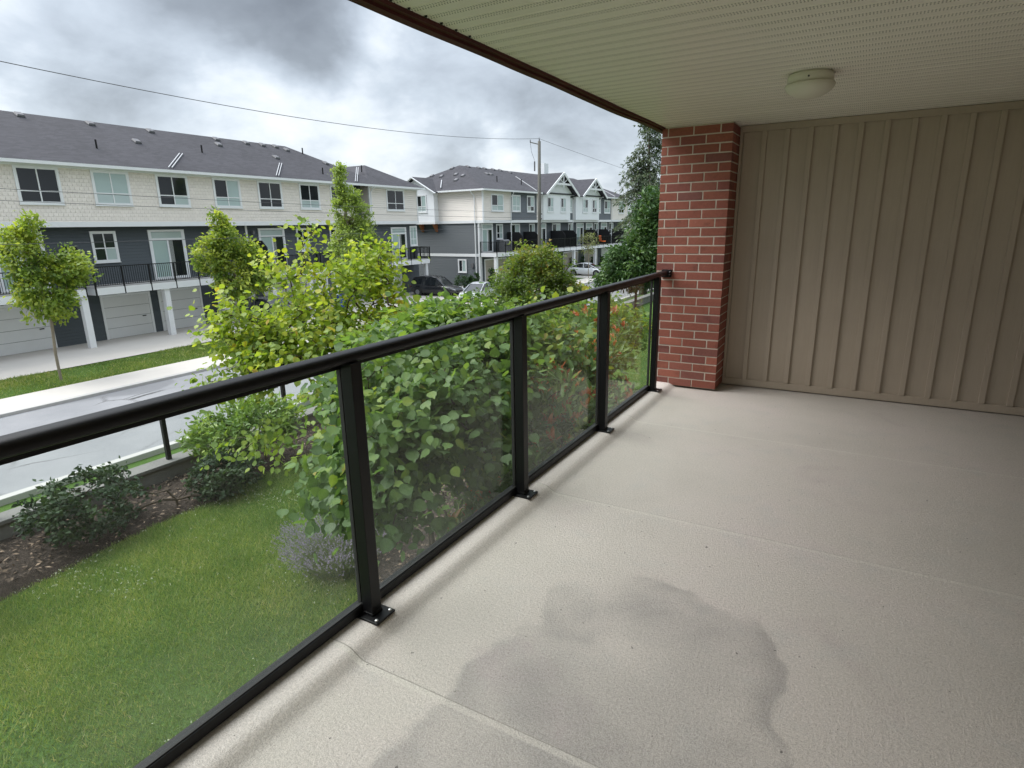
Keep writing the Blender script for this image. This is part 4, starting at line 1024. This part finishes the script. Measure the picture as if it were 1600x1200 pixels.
def plant(name, label, cat, base, trunk, targets, leafmat_, tpl, size, per, spread, trunkmat='bark', tint=(.45, .25), rtip=.003, rmax=.06, droop=.25, face=.55, seed=1,
          group=None, singles=0, leafname='foliage', top=None, zt=0.0, dirup=0.0, sides=5):
    rng = np.random.default_rng(seed); targets = np.array(targets, float); base = np.array(base, float)
    e = thing(name, label, cat, tuple(base), 0, group)
    nodes, par, rad, dirs = branches(base, trunk, targets, rtip, rmax, rng=rng)
    link('trunk', branch_mesh('trunk', nodes, par, rad, base, sides), trunkmat, e)
    M = len(targets); N = M*per
    ti = np.repeat(np.arange(M), per); dv = unit(dirs)[ti]
    cen = targets.mean(0)
    al = rng.uniform(-1.0, .5, N)
    P = targets[ti] + dv*(al*spread)[:, None] + rng.normal(0, .38, (N, 3))*spread*np.array([1, 1, .7])
    outw = unit(P - cen)
    D = unit(dv*.5 + outw*.45 + rng.normal(0, .75, (N, 3)) + np.array([0, 0, -droop+dirup]))
    Nn = unit(rng.normal(0, face, (N, 3)) + np.array([0, 0, 1.0]) + outw*.35)
    sz = size*(.42 + .85*rng.beta(2.2, 1.6, N))
    # leaves of one twig share a tint, each a little different
    tw = rng.normal(tint[0], tint[1], M)[ti] + rng.normal(0, .12, N)
    if zt: tw = tw + zt*(P[:, 2]-cen[2])
    tw = np.clip(tw, 0, .96); tw = np.where(rng.random(N) < .004, 1.0, tw)
    Fm = leaf_frames(P, D, Nn)
    P = P - base
    sel = np.zeros(N, bool)
    if singles:
        d = np.linalg.norm(P + base - CAMV, axis=1)/sz
        sel[np.argsort(d)[:singles]] = True
        var = []
        for k in range(7):
            me = np_mesh('leaf', tpl[0], tpl[1], np.clip(k/6.5 + np.where(np.abs(tpl[0][:, 1]) < 1e-6, .10, -.04), 0, 1)); me.materials.append(MATS[leafmat_]); var.append(me)
        for i in np.nonzero(sel)[0]:
            o = bpy.data.objects.new('leaf', var[min(6, int(tw[i]*6.5))]); COL.objects.link(o); o.parent = e
            mm = Matrix([(*(Fm[i, :, r_]*sz[i]), P[i, r_]) for r_ in range(3)] + [(0, 0, 0, 1)])
            o.matrix_local = mm
    q = ~sel
    V, T = leaf_arrays(P[q], Fm[q], sz[q], tpl)
    rib = np.where(np.abs(tpl[0][:, 1]) < 1e-6, .10, -.04) if len(tpl[0]) > 6 else np.zeros(len(tpl[0]))
    o = link(leafname, np_mesh(leafname, V, T, np.clip((tw[q][:, None] + rib[None]), 0, 1).ravel()), leafmat_, e)
    o['kind'] = 'stuff'
    return e
def multi(*parts, seed=5):
    rng = np.random.default_rng(seed); return np.concatenate([ell(c_, r_, n_, rng) for (c_, r_, n_) in parts])

# round-leaved hazel close behind the glass
tg = multi(((-.85, 2.95, .50), (.42, .55, .30), 75), ((-.72, 2.45, .28), (.30, .35, .28), 40), ((-1.35, 3.75, .60), (.50, .55, .24), 60), ((-1.45, 4.30, .62), (.58, .55, .22), 54), ((-.60, 2.95, .18), (.30, .42, .30), 46),
           ((-1.05, 2.45, .0), (.34, .26, .30), 24), ((-.85, 3.7, .35), (.42, .55, .35), 46), ((-1.7, 3.3, .42), (.45, .45, .30), 34), ((-1.45, 2.75, -.25), (.28, .25, .26), 14), ((-1.25, 4.75, .55), (.4, .4, .22), 26), ((-.62, 2.25, .05), (.22, .22, .25), 14), seed=21)
tg = tg[tg[:, 0] < -.16]
plant('hazel_shrub', 'broad round-leaved green shrub close behind the middle glass panes', 'shrub', (-1.9, 4.35, LAWN+.05), [(-1.85, 4.25, -1.9), (-1.7, 4.0, -1.2), (-1.55, 3.8, -.6)],
      tg, 'leaf_hazel', T_ROUND, .062, 30, .23, 'twig_bark', (.30, .18), .0028, .022, droop=.45, face=.5, seed=31, singles=300, zt=.16)
# yellow-green tree over the lawn
tg = multi(((-3.2, 4.85, .72), (.50, .52, .44), 56), ((-3.2, 5.12, 1.02), (.40, .38, .36), 34), ((-3.35, 4.45, .84), (.46, .44, .36), 36), ((-3.3, 4.05, .56), (.50, .42, .32), 34), ((-3.29, 4.28, .45), (.48, .50, .36), 40), ((-3.29, 3.75, .30), (.46, .46, .28), 32),
           ((-2.52, 4.32, .34), (.46, .46, .30), 34), ((-2.65, 4.75, .40), (.40, .40, .24), 26), ((-3.5, 4.22, 1.15), (.24, .24, .28), 11), ((-3.42, 4.45, 1.42), (.10, .10, .16), 4), ((-3.1, 5.15, 1.28), (.22, .22, .22), 10), ((-3.55, 3.65, .50), (.38, .30, .28), 30), ((-3.62, 3.55, .80), (.26, .2, .22), 9),
           ((-2.99, 3.14, -.37), (.42, .30, .07), 10), ((-2.6, 3.79, -.02), (.34, .30, .22), 18), ((-1.95, 3.2, -.25), (.30, .26, .22), 16), ((-3.35, 3.35, .20), (.40, .28, .22), 22), ((-3.55, 3.45, .50), (.40, .24, .24), 18), seed=22)
plant('lime_leaved_tree', 'yellow-green small tree rising above the handrail in front of the long townhouse', 'tree', (-3.5, 5.6, LAWN+.03), [(-3.45, 5.4, -1.8), (-3.3, 5.0, -1.0), (-3.15, 4.7, -.35)],
      tg, 'leaf_lime', T_ROUND, .053, 20, .22, 'twig_bark', (.40, .18), .0028, .035, droop=.35, face=.55, seed=32, singles=300, zt=.12)

# photinia with red new growth along the railing
def photinia(label, base, blobs, seed, singles, red=.34):
    tg = multi(*blobs, seed=seed); tg = tg[(tg[:, 0] < -.14)]
    b0 = np.array(base)
    e = plant('photinia_shrub', label, 'shrub', base, [(base[0], base[1], base[2]+.3), (base[0]-.05, base[1]+.05, base[2]+.7)], tg, 'leaf_photinia', T_LONG, .10, 20, .16, 'twig_bark', (.42, .24), .003, .02,
              droop=-.15, face=.75, seed=seed, group='photinia shrubs along the railing', singles=singles, dirup=.25)
    # whorls of new red leaves at some twig tips
    rng = np.random.default_rng(seed+5); k = rng.choice(len(tg), max(6, int(len(tg)*red)), False); tips = tg[k] + np.array([0, 0, .07])
    n = 9; ti = np.repeat(np.arange(len(tips)), n); a = rng.uniform(0, 2*math.pi, len(ti))
    D = np.stack([np.cos(a)*.6, np.sin(a)*.6, rng.uniform(.3, 1.4, len(ti))], 1); Nn = unit(np.stack([-np.cos(a), -np.sin(a), np.full(len(a), .6)], 1) + rng.normal(0, .2, (len(a), 3)))
    P = tips[ti] + rng.normal(0, .02, (len(ti), 3))
    V, T = leaf_arrays(P-b0, leaf_frames(P, D, Nn), .088*rng.uniform(.6, 1.15, len(ti)), T_LONG)
    o = link('red_foliage', np_mesh('red_foliage', V, T, np.repeat(np.clip(rng.normal(.45, .25, len(tips))[ti], 0, 1), len(T_LONG[0]))), 'leaf_redtip', e); o['kind'] = 'stuff'
    o['label'] = 'orange red new leaves at the twig tips'
photinia('photinia bush with few red tips behind the foot of the second pane', (-.75, 3.65, LAWN+.05), [((-.62, 3.55, -.55), (.42, .55, .70), 95), ((-.42, 3.0, -.60), (.22, .35, .45), 46), ((-.7, 3.9, -1.3), (.4, .5, .5), 40)], 41, 160)
photinia('photinia bush with many orange red tips behind the third pane', (-.9, 4.6, LAWN+.05), [((-.80, 4.65, -.30), (.55, .62, .75), 130), ((-.55, 4.3, .02), (.34, .5, .34), 50), ((-.45, 3.95, -.3), (.26, .4, .45), 40), ((-.75, 4.5, -1.25), (.5, .6, .5), 60)], 42, 160, .7)
photinia('photinia bush with red tips behind the last pane beside the brick column', (-.95, 6.0, LAWN+.05), [((-.80, 5.60, -.25), (.48, .55, .62), 110), ((-1.25, 6.6, .12), (.5, .6, .36), 50), ((-.8, 5.7, -1.1), (.45, .5, .5), 50)], 43, 100, .65)
# small hazel suckers between the photinias
tg = multi(((-1.6, 6.6, .25), (.6, .9, .40), 60), ((-1.55, 8.2, .0), (.55, .8, .45), 60), ((-1.3, 5.6, .35), (.5, .6, .30), 46), ((-.75, 4.9, .35), (.3, .4, .25), 18), seed=51)
plant('leafy_shrub', 'green round-leaved shrub mixed with red tips behind the far panes', 'shrub', (-1.8, 6.2, LAWN+.05), [(-1.75, 6.1, -1.6), (-1.6, 6.1, -.7)], tg, 'leaf_hazel', T_ROUND, .066, 24, .22, 'twig_bark', (.50, .22), .0028, .02, droop=.3, seed=52, singles=150, zt=.2)
# twiggy half-bare shrub above the mulch
tg = multi(((-2.3, 4.75, -1.35), (.45, .5, .55), 120), seed=53)
plant('twiggy_shrub', 'small half-bare twiggy shrub above the mulch behind the second pane', 'shrub', (-2.5, 4.95, LAWN+.05), [(-2.5, 4.95, -2.2)], tg, 'leaf_photinia', T_DIA, .035, 5, .10, 'twig_bark', (.6, .2), .0028, .016, seed=54)
# Japanese maple like tree across the lawn
tg = multi(((-4.55, 11.5, .15), (.95, .95, .85), 190), ((-5.1, 11.2, -.15), (.75, .8, .55), 90), ((-4.0, 11.8, -.20), (.65, .7, .65), 90), ((-4.5, 11.5, .75), (.5, .5, .33), 46), seed=55)
plant('maple_tree', 'round maple with tawny tips standing across the lawn below the pole', 'tree', (-4.6, 11.6, LAWN), [(-4.6, 11.6, -1.9), (-4.55, 11.5, -1.1)], tg, 'leaf_maple', T_LOBE, .075, 56, .22, 'bark', (.32, .18), .003, .05, seed=56, zt=.26)
# dark laurel by the column
tg = multi(((-6.0, 22.6, .0), (1.10, 1.1, .95), 210), ((-5.5, 22.9, 1.75), (.62, .8, .95), 130), ((-6.75, 22.3, -.55), (.6, .6, .42), 60), ((-5.2, 22.8, .6), (.9, .9, .9), 100), seed=57)
plant('laurel_tree', 'dense dark green evergreen beside the brick column', 'tree', (-6.0, 22.8, LAWN), [(-6.0, 22.8, -1.8), (-6.0, 22.8, -.6), (-5.8, 22.8, .8)], tg, 'leaf_laurel', T_LONG, .17, 46, .30, 'bark', (.45, .28), .004, .12, seed=58, face=.8, dirup=.2)
# pale tree beyond the gabled houses
for k, (X_, Y_, zt_, lb) in enumerate(((-24.5, 92, 4.2, 'pale green tree behind the far corner of the gabled townhouse'), (-13.5, 60, 1.0, 'green tree in front of the conifer foot'), (-19, 100, 5.2, 'dark green tree beyond the end of the gabled townhouse'))):
    tg = multi(((X_, Y_, zt_-2.6), (2.6, 2.6, 2.8), 170), ((X_+.8, Y_-.5, zt_-1.2), (1.6, 1.6, 1.3), 60), seed=60+k)
    plant('street_tree', lb, 'tree', (X_, Y_, ST), [(X_, Y_, ST+1.5), (X_, Y_, zt_-4)], tg, 'leaf_street' if k != 2 else 'leaf_laurel', T_DIA, .34, 40, .6, 'bark', (.5, .25), .012, .22, seed=63+k, group='trees beyond the houses')
# tall slim tree and the left street tree, both on the verge
tg = multi(((-25.8, 28.0, -.2), (1.55, 1.55, 2.3), 230), ((-25.9, 27.9, 2.3), (.95, .95, 1.7), 110), ((-26.05, 27.55, 4.3), (.28, .28, .95), 32), ((-25.3, 28.7, 1.3), (.5, .5, 1.6), 50), seed=70)
plant('columnar_tree', 'tall slim green tree rising to the eaves of the long townhouse', 'tree', (-25.8, 28.0, ST), [(-25.8, 28.0, -2.6), (-25.85, 27.9, 0), (-26.0, 27.7, 2.6)], tg, 'leaf_column', T_DIA, .17, 42, .34, 'pale_bark', (.5, .25), .006, .09, seed=71, dirup=.5)
tg = multi(((-26.0, 19.7, -.6), (1.0, 1.0, 1.5), 110), ((-26.1, 19.4, 1.0), (.7, .7, 1.1), 50), ((-25.4, 20.7, -.8), (.9, .8, .7), 60), ((-25.7, 20.4, .4), (.6, .6, .6), 34), ((-26.6, 18.8, .2), (.7, .7, .9), 44), ((-26.2, 19.3, 1.9), (.35, .35, .7), 16), seed=72)
plant('verge_tree', 'leafy street tree with pale trunk on the grass verge', 'tree', (-26.3, 19.2, ST), [(-26.3, 19.2, -3.2), (-26.2, 19.4, -2.2), (-26.0, 19.7, -.8)], tg, 'leaf_street', T_DIA, .18, 40, .36, 'pale_bark', (.5, .28), .006, .10, seed=73)
tg = multi(((-26.0, 11.3, -.7), (1.0, 1.1, 1.2), 100), ((-26.3, 10.9, .8), (.7, .7, 1.0), 50), ((-25.6, 12.1, .2), (.8, .7, .7), 50), ((-26.1, 11.3, 1.8), (.35, .35, .6), 14), seed=74)
plant('verge_tree', 'street tree farther along the verge past the first one', 'tree', (-26.3, 11.3, ST), [(-26.3, 11.3, -3.2), (-26.2, 11.4, -1.4)], tg, 'leaf_street', T_DIA, .18, 40, .36, 'pale_bark', (.5, .28), .006, .10, seed=75)
# airy young tree by the white car
tg = multi(((-24.2, 61.5, -.4), (1.0, 1.0, 1.3), 60), seed=76)
plant('young_tree', 'thin pale airy young tree in front of the far decks', 'tree', (-24.2, 61.5, ST), [(-24.2, 61.5, -2.4), (-24.2, 61.5, -.6)], tg, 'leaf_airy', T_DIA, .16, 14, .4, 'pale_bark', (.5, .25), .008, .07, seed=77)
# small clipped conifers along the house foot
for k, (X_, Y_, h) in enumerate(((-29.2, 46.8, 1.7), (-28.6, 48.6, 2.1), (-30.5, 47.9, 1.3), (-29.9, 66.5, 2.0), (-29.4, 68.8, 2.0), (-29.0, 71.0, 2.0), (-28.6, 73.4, 2.0), (-28.2, 75.6, 2.0))):
    tg = np.concatenate([ell((X_, Y_, ST+h*.30), (.42, .42, h*.30), 26, RNG), ell((X_, Y_, ST+h*.66), (.25, .25, h*.32), 18, RNG)])
    lb = ('dark cone-shaped cedar at the foot of the dark end wall, shorter one', 'dark cone-shaped cedar at the foot of the dark end wall, taller one', 'low dark cedar tucked against the dark end wall')[k] if k < 3 else ('first', 'second', 'middle', 'fourth', 'last')[k-3] + ' of the slim dark cedars in a row behind the white sedan'
    plant('cedar_shrub', lb, 'shrub', (X_, Y_, ST), [(X_, Y_, ST+.3)], tg, 'leaf_cedar', T_DIA, .16, 26, .16, 'bark', (.4, .25), .006, .05, seed=80+k, group='cedars by the end wall' if k < 3 else 'cedars behind the white sedan', dirup=.9)
for k, (X_, Y_, lb) in enumerate(((-32.3, 44.0, 'rusty brown shrub beside the white deck column'), (-31.2, 47.4, 'green shrub along the foot of the dark end wall'))):
    tg = ell((X_, Y_, ST+.75), (.8, .9, .75), 60, RNG)
    plant('garden_shrub', lb, 'shrub', (X_, Y_, ST), [(X_, Y_, ST+.2)], tg, 'leaf_rust' if k == 0 else 'leaf_cedar', T_DIA, .14, 26, .22, 'bark', (.5, .3), .005, .04, seed=90+k)
# tall conifer
def conifer(label, base, H_, seed):
    rng = np.random.default_rng(seed); b0 = np.array(base); e = thing('conifer_tree', label, 'tree', tuple(base))
    MB().tube([(0, 0, -.3), (.05, 0, H_*.5), (0, .05, H_)], [.32, .2, .03], 10).build('trunk', 'bark', e, smooth=True)
    P = []; D = []; bm_ = MB(); z = H_*.42
    while z < H_*.985:
        u = z/H_; ln0 = H_*.33*(1-u)**.80+.25
        for k in range(rng.integers(3, 5)):
            a = rng.uniform(0, 2*math.pi); ln = ln0*rng.uniform(.55, 1.12); n = max(3, int(ln/.22))
            o = np.array([math.cos(a), math.sin(a), 0.]); pts = []
            rise = rng.uniform(-.05, .30)
            for i in range(n+1):
                t = i/n; pts.append(np.array([0, 0, z]) + o*ln*t + np.array([0, 0, ln*(rise*t - (.42+rise*.5)*t*t)]))
            bm_.tube([tuple(q) for q in pts[::max(1, n//3)]] + [tuple(pts[-1])], .025*(1-u)+.012, 4, False)
            sd_ = np.array([-o[1], o[0], 0.])
            for i in range(1, n+1):
                w = .42*ln0*(1-.75*(i/n))*.55+.16
                for sg in (-1, 1):
                    m_ = rng.integers(1, 4)
                    for j in range(m_):
                        v = rng.random(); q = pts[i] + sd_*sg*w*v + rng.normal(0, .07, 3) - np.array([0, 0, .20*v*w]); P.append(q); D.append(o*.55 + sd_*sg*rng.uniform(.2, 1) + np.array([0, 0, -rng.uniform(.1, .9)]))
        z += rng.uniform(.18, .36)
    o = bm_.build('branch_wood', 'bark', e)
    P = np.array(P); D = np.array(D); per = 4
    P = np.repeat(P, per, 0) + rng.normal(0, .09, (len(P)*per, 3)); D = np.repeat(D, per, 0) + rng.normal(0, .35, P.shape)
    Nn = unit(rng.normal(0, .5, P.shape) + np.array([0, 0, 1.])); sz = rng.uniform(.16, .38, len(P))
    tv = (T_DIA[0]*np.array([1, .55, 1]), T_DIA[1])
    V, T = leaf_arrays(P, leaf_frames(P, D, Nn), sz, tv)
    f = link('foliage', np_mesh('foliage', V, T, np.repeat(np.clip(rng.normal(.45, .3, len(P)), 0, 1), 4)), 'leaf_conifer', e); f['kind'] = 'stuff'
conifer('tall dark conifer against the sky beside the brick column', (-14.2, 49.6, ST), 14.4, 5)
conifer('second conifer partly hidden behind the brick column', (-11.6, 52.5, ST), 13.6, 6)

# shrubs along the retaining wall
tg = multi(((-7.4, 6.45, -1.78), (.60, .70, .42), 150), ((-7.5, 5.75, -1.85), (.5, .5, .38), 70), seed=101)
plant('rhododendron_shrub', 'bushy bright green evergreen shrub in front of the low retaining wall', 'shrub', (-7.4, 6.5, LAWN+.05), [(-7.4, 6.5, -2.3)], tg, 'leaf_rhodo', T_LONG, .105, 26, .15, 'twig_bark', (.5, .25), .003, .025, seed=102, dirup=.3, face=.8)
tg = multi(((-6.9, 5.35, -2.25), (.45, .6, .30), 90), ((-7.3, 3.6, -2.1), (.6, .8, .4), 80), seed=103)
plant('juniper_shrub', 'low dark spreading evergreen at the edge of the lawn', 'shrub', (-7.0, 4.6, LAWN+.03), [(-7.0, 4.6, -2.4)], tg, 'leaf_juniper', T_DIA, .075, 44, .14, 'twig_bark', (.45, .3), .003, .02, seed=104, dirup=.3, face=1.2)
tg = multi(((-7.3, 1.3, -1.6), (.8, 1.0, .6), 150), seed=105)
plant('rhododendron_shrub', 'evergreen shrub farther along the retaining wall', 'shrub', (-7.4, 1.3, LAWN+.05), [(-7.4, 1.3, -2.3)], tg, 'leaf_rhodo', T_LONG, .105, 26, .15, 'twig_bark', (.45, .25), .003, .025, seed=106, dirup=.3, face=.8)
for k, (X_, Y_) in enumerate(((-7.2, 9.6), (-7.0, 11.8), (-6.9, 14.4))):
    tg = multi(((X_, Y_, -1.85), (.7, .9, .55), 110), seed=107+k)
    plant('hedge_shrub', ('rounded green shrub by the wall behind the first post', 'rounded green shrub by the wall next to the maple', 'rounded green shrub by the wall behind the maple')[k], 'shrub', (X_, Y_, LAWN+.05), [(X_, Y_, -2.3)], tg, 'leaf_laurel' if k else 'leaf_rhodo', T_LONG, .10, 24, .16, 'twig_bark', (.5, .25), .003, .025, seed=110+k, dirup=.3, face=.8, group='shrubs along the retaining wall')

# lavender clump
lv = thing('lavender_plant', 'lavender clump with faded purple flower spikes at the bed edge', 'plant', (-3.75, 4.75, LAWN+.03))
rng = np.random.default_rng(120); n = 1500
a = rng.uniform(0, 2*math.pi, n); u = np.sqrt(rng.random(n)); rootx = np.stack([np.cos(a)*u*.34, np.sin(a)*u*.42, np.zeros(n)], 1)
lean = np.stack([np.cos(a)*u*.85, np.sin(a)*u*.95, np.ones(n)*.9], 1) + rng.normal(0, .12, (n, 3)); lean = unit(lean); ln = rng.uniform(.40, .66, n)
tip = rootx + lean*ln[:, None]
perp = unit(np.cross(lean, rng.normal(0, 1, (n, 3))))*.0022
V = np.stack([rootx-perp, rootx+perp, tip], 1).reshape(-1, 3); T = np.arange(n*3).reshape(-1, 3)
o = link('stem', np_mesh('stem', V, T, np.repeat(rng.random(n), 3)), 'lavender_leaf', lv); o['kind'] = 'stuff'
k = 9; P = np.repeat(tip, k, 0) - np.repeat(lean, k, 0)*rng.uniform(0, .10, (n*k, 1)) ; D = unit(np.repeat(lean, k, 0)*.7 + rng.normal(0, .6, (n*k, 3)))
V, T = leaf_arrays(P, leaf_frames(P, D, unit(rng.normal(0, 1, P.shape))), np.full(n*k, .017), T_DIA)
o = link('flower_spike', np_mesh('flower_spike', V, T, np.repeat(rng.random(n*k), 4)), 'lavender_flower', lv); o['kind'] = 'stuff'
n = 5200; a = rng.uniform(0, 2*math.pi, n); u = np.sqrt(rng.random(n)); P = np.stack([np.cos(a)*u*.40, np.sin(a)*u*.46, rng.uniform(.02, .26, n)*(1.15-u*.6)], 1)
D = unit(np.stack([np.cos(a)*u, np.sin(a)*u, np.ones(n)*.8], 1) + rng.normal(0, .35, (n, 3)))
V, T = leaf_arrays(P, leaf_frames(P, D, unit(rng.normal(0, 1, P.shape))), rng.uniform(.04, .09, n), (T_DIA[0]*np.array([1, .18, 1]), T_DIA[1]))
o = link('foliage', np_mesh('foliage', V, T, np.repeat(rng.random(n), 4)), 'lavender_leaf', lv); o['kind'] = 'stuff'

# ------------------------------------------------------------------ grass, clover, bark chips
rng = np.random.default_rng(130)
def lawn_z(px, py): return ground_h(px) + .03*np.sin(px*1.3+py*.7)+.02*np.sin(py*1.9)
def vnoise(px, py, f, s):
    r_ = np.random.default_rng(s); ph = r_.uniform(0, 6.28, (6, 2)); k = r_.normal(0, f, (6, 2)); v = 0
    for i in range(6): v = v + np.sin(px*k[i, 0]+py*k[i, 1]+ph[i, 0])
    return v/6
def blades(n, x0, x1, y0, y1, hgt, wid, seed):
    r_ = np.random.default_rng(seed); px = r_.uniform(x0, x1, n); py = r_.uniform(y0, y1, n)
    edge = r_.normal(0, .07, (2, n)); keep = ~in_bed(px+edge[0], py+edge[1]); px, py = px[keep], py[keep]; n = len(px)
    pz = lawn_z(px, py) - .004
    pat = vnoise(px, py, 1.6, 3); a = r_.uniform(0, 2*math.pi, n)
    h = hgt*r_.uniform(.5, 1.35, n)*(1+.25*pat); w = wid*r_.uniform(.7, 1.3, n)
    lx = r_.normal(0, .5, n)*h; ly = r_.normal(0, .5, n)*h
    b0 = np.stack([px, py, pz], 1); s1 = np.stack([np.cos(a)*w, np.sin(a)*w, np.zeros(n)], 1)
    tip_ = b0 + np.stack([lx, ly, h], 1)
    V = np.stack([b0-s1, b0+s1, tip_], 1).reshape(-1, 3)
    pat2 = vnoise(px, py, 5.0, 8); tnt = np.clip(.42 + .32*pat + .22*pat2 + r_.normal(0, .22, n), 0, .9); tnt = np.where(r_.random(n) < .035+.05*np.clip(pat2, 0, 1), 1.0, tnt)
    return V, np.repeat(tnt, 3)
parts = [blades(300000, -7.2, -2.2, 1.6, 9.5, .050, .0032, 1), blades(60000, -7.2, -2.0, -3.0, 1.6, .055, .005, 2), blades(70000, -8.1, .9, 9.5, 22, .06, .006, 3)]
V = np.concatenate([q[0] for q in parts]); tn = np.concatenate([q[1] for q in parts])
o = link('grass', np_mesh('grass', V, np.arange(len(V)).reshape(-1, 3), tn), 'grass_blade'); o['kind'] = 'stuff'; o['label'] = 'green lawn grass'
n = 5200; px = rng.uniform(-6.9, -2.6, n); py = rng.uniform(2.0, 8.8, n); keep = ~in_bed(px, py) & (vnoise(px, py, 1.9, 9)+.22*rng.normal(0, 1, n) > .30); px, py = px[keep], py[keep]
P = np.stack([px, py, lawn_z(px, py)+.055], 1); k = 3
P = np.repeat(P, k, 0) + rng.normal(0, .004, (len(px)*k, 3))
V, T = leaf_arrays(P, leaf_frames(P, rng.normal(0, 1, P.shape), unit(rng.normal(0, .6, P.shape)+np.array([0, 0, 1.]))), rng.uniform(.010, .017, len(P)), T_DIA)
o = link('clover_blossom', np_mesh('clover_blossom', V, T, np.repeat(rng.random(len(P)), 4)), 'clover'); o['kind'] = 'stuff'; o['label'] = 'white clover blossoms in the lawn'
n = 26000; px = np.concatenate([rng.uniform(-8.1, -5.4, n//2), rng.uniform(-4, 1, n//2)]); py = np.concatenate([rng.uniform(0, 14, n//2), rng.uniform(3.4, 9.5, n//2)])
keep = in_bed(px+rng.normal(0, .05, n), py+rng.normal(0, .05, n)); px, py = px[keep], py[keep]
P = np.stack([px, py, ground_h(px)+.105+rng.uniform(-.01, .02, len(px))], 1)
V, T = leaf_arrays(P, leaf_frames(P, rng.normal(0, 1, P.shape)*np.array([1, 1, .3]), unit(rng.normal(0, .35, P.shape)+np.array([0, 0, 1.]))), rng.uniform(.03, .085, len(P)), (T_DIA[0]*np.array([1, .7, 1]), T_DIA[1]))
o = link('bark_chip', np_mesh('bark_chip', V, T, np.repeat(np.clip(rng.normal(.4, .3, len(P)), 0, 1), 4)), 'chip'); o['kind'] = 'stuff'; o['label'] = 'bark mulch chips in the beds'
# verge and far lawn tufts
V, tn = blades(60000, -28.5, -24.7, 8, 40, .09, .016, 5)
o = link('verge_grass', np_mesh('verge_grass', V, np.arange(len(V)).reshape(-1, 3), tn), 'grass_blade'); o['kind'] = 'stuff'; o['label'] = 'grass of the street verge'
# far wood closing the horizon beyond the street
rng = np.random.default_rng(140); P = []
for k in range(46):
    a = -60 + k*4.2 + rng.uniform(-1, 1); hgt = rng.uniform(7, 13)
    P.append(ell((a, 175+rng.uniform(-12, 12), ST+hgt*.5), (3.4, 3.4, hgt*.52), 420, rng))
P = np.concatenate(P)
V, T = leaf_arrays(P, leaf_frames(P, rng.normal(0, 1, P.shape), unit(rng.normal(0, .7, P.shape)+np.array([0, 0, 1.]))), rng.uniform(.7, 1.5, len(P)), T_DIA)
o = link('treeline', np_mesh('treeline', V, T, np.repeat(np.clip(rng.normal(.5, .25, len(P)), 0, 1), 4)), 'leaf_laurel'); o['kind'] = 'stuff'; o['label'] = 'far dark green treeline on the horizon'
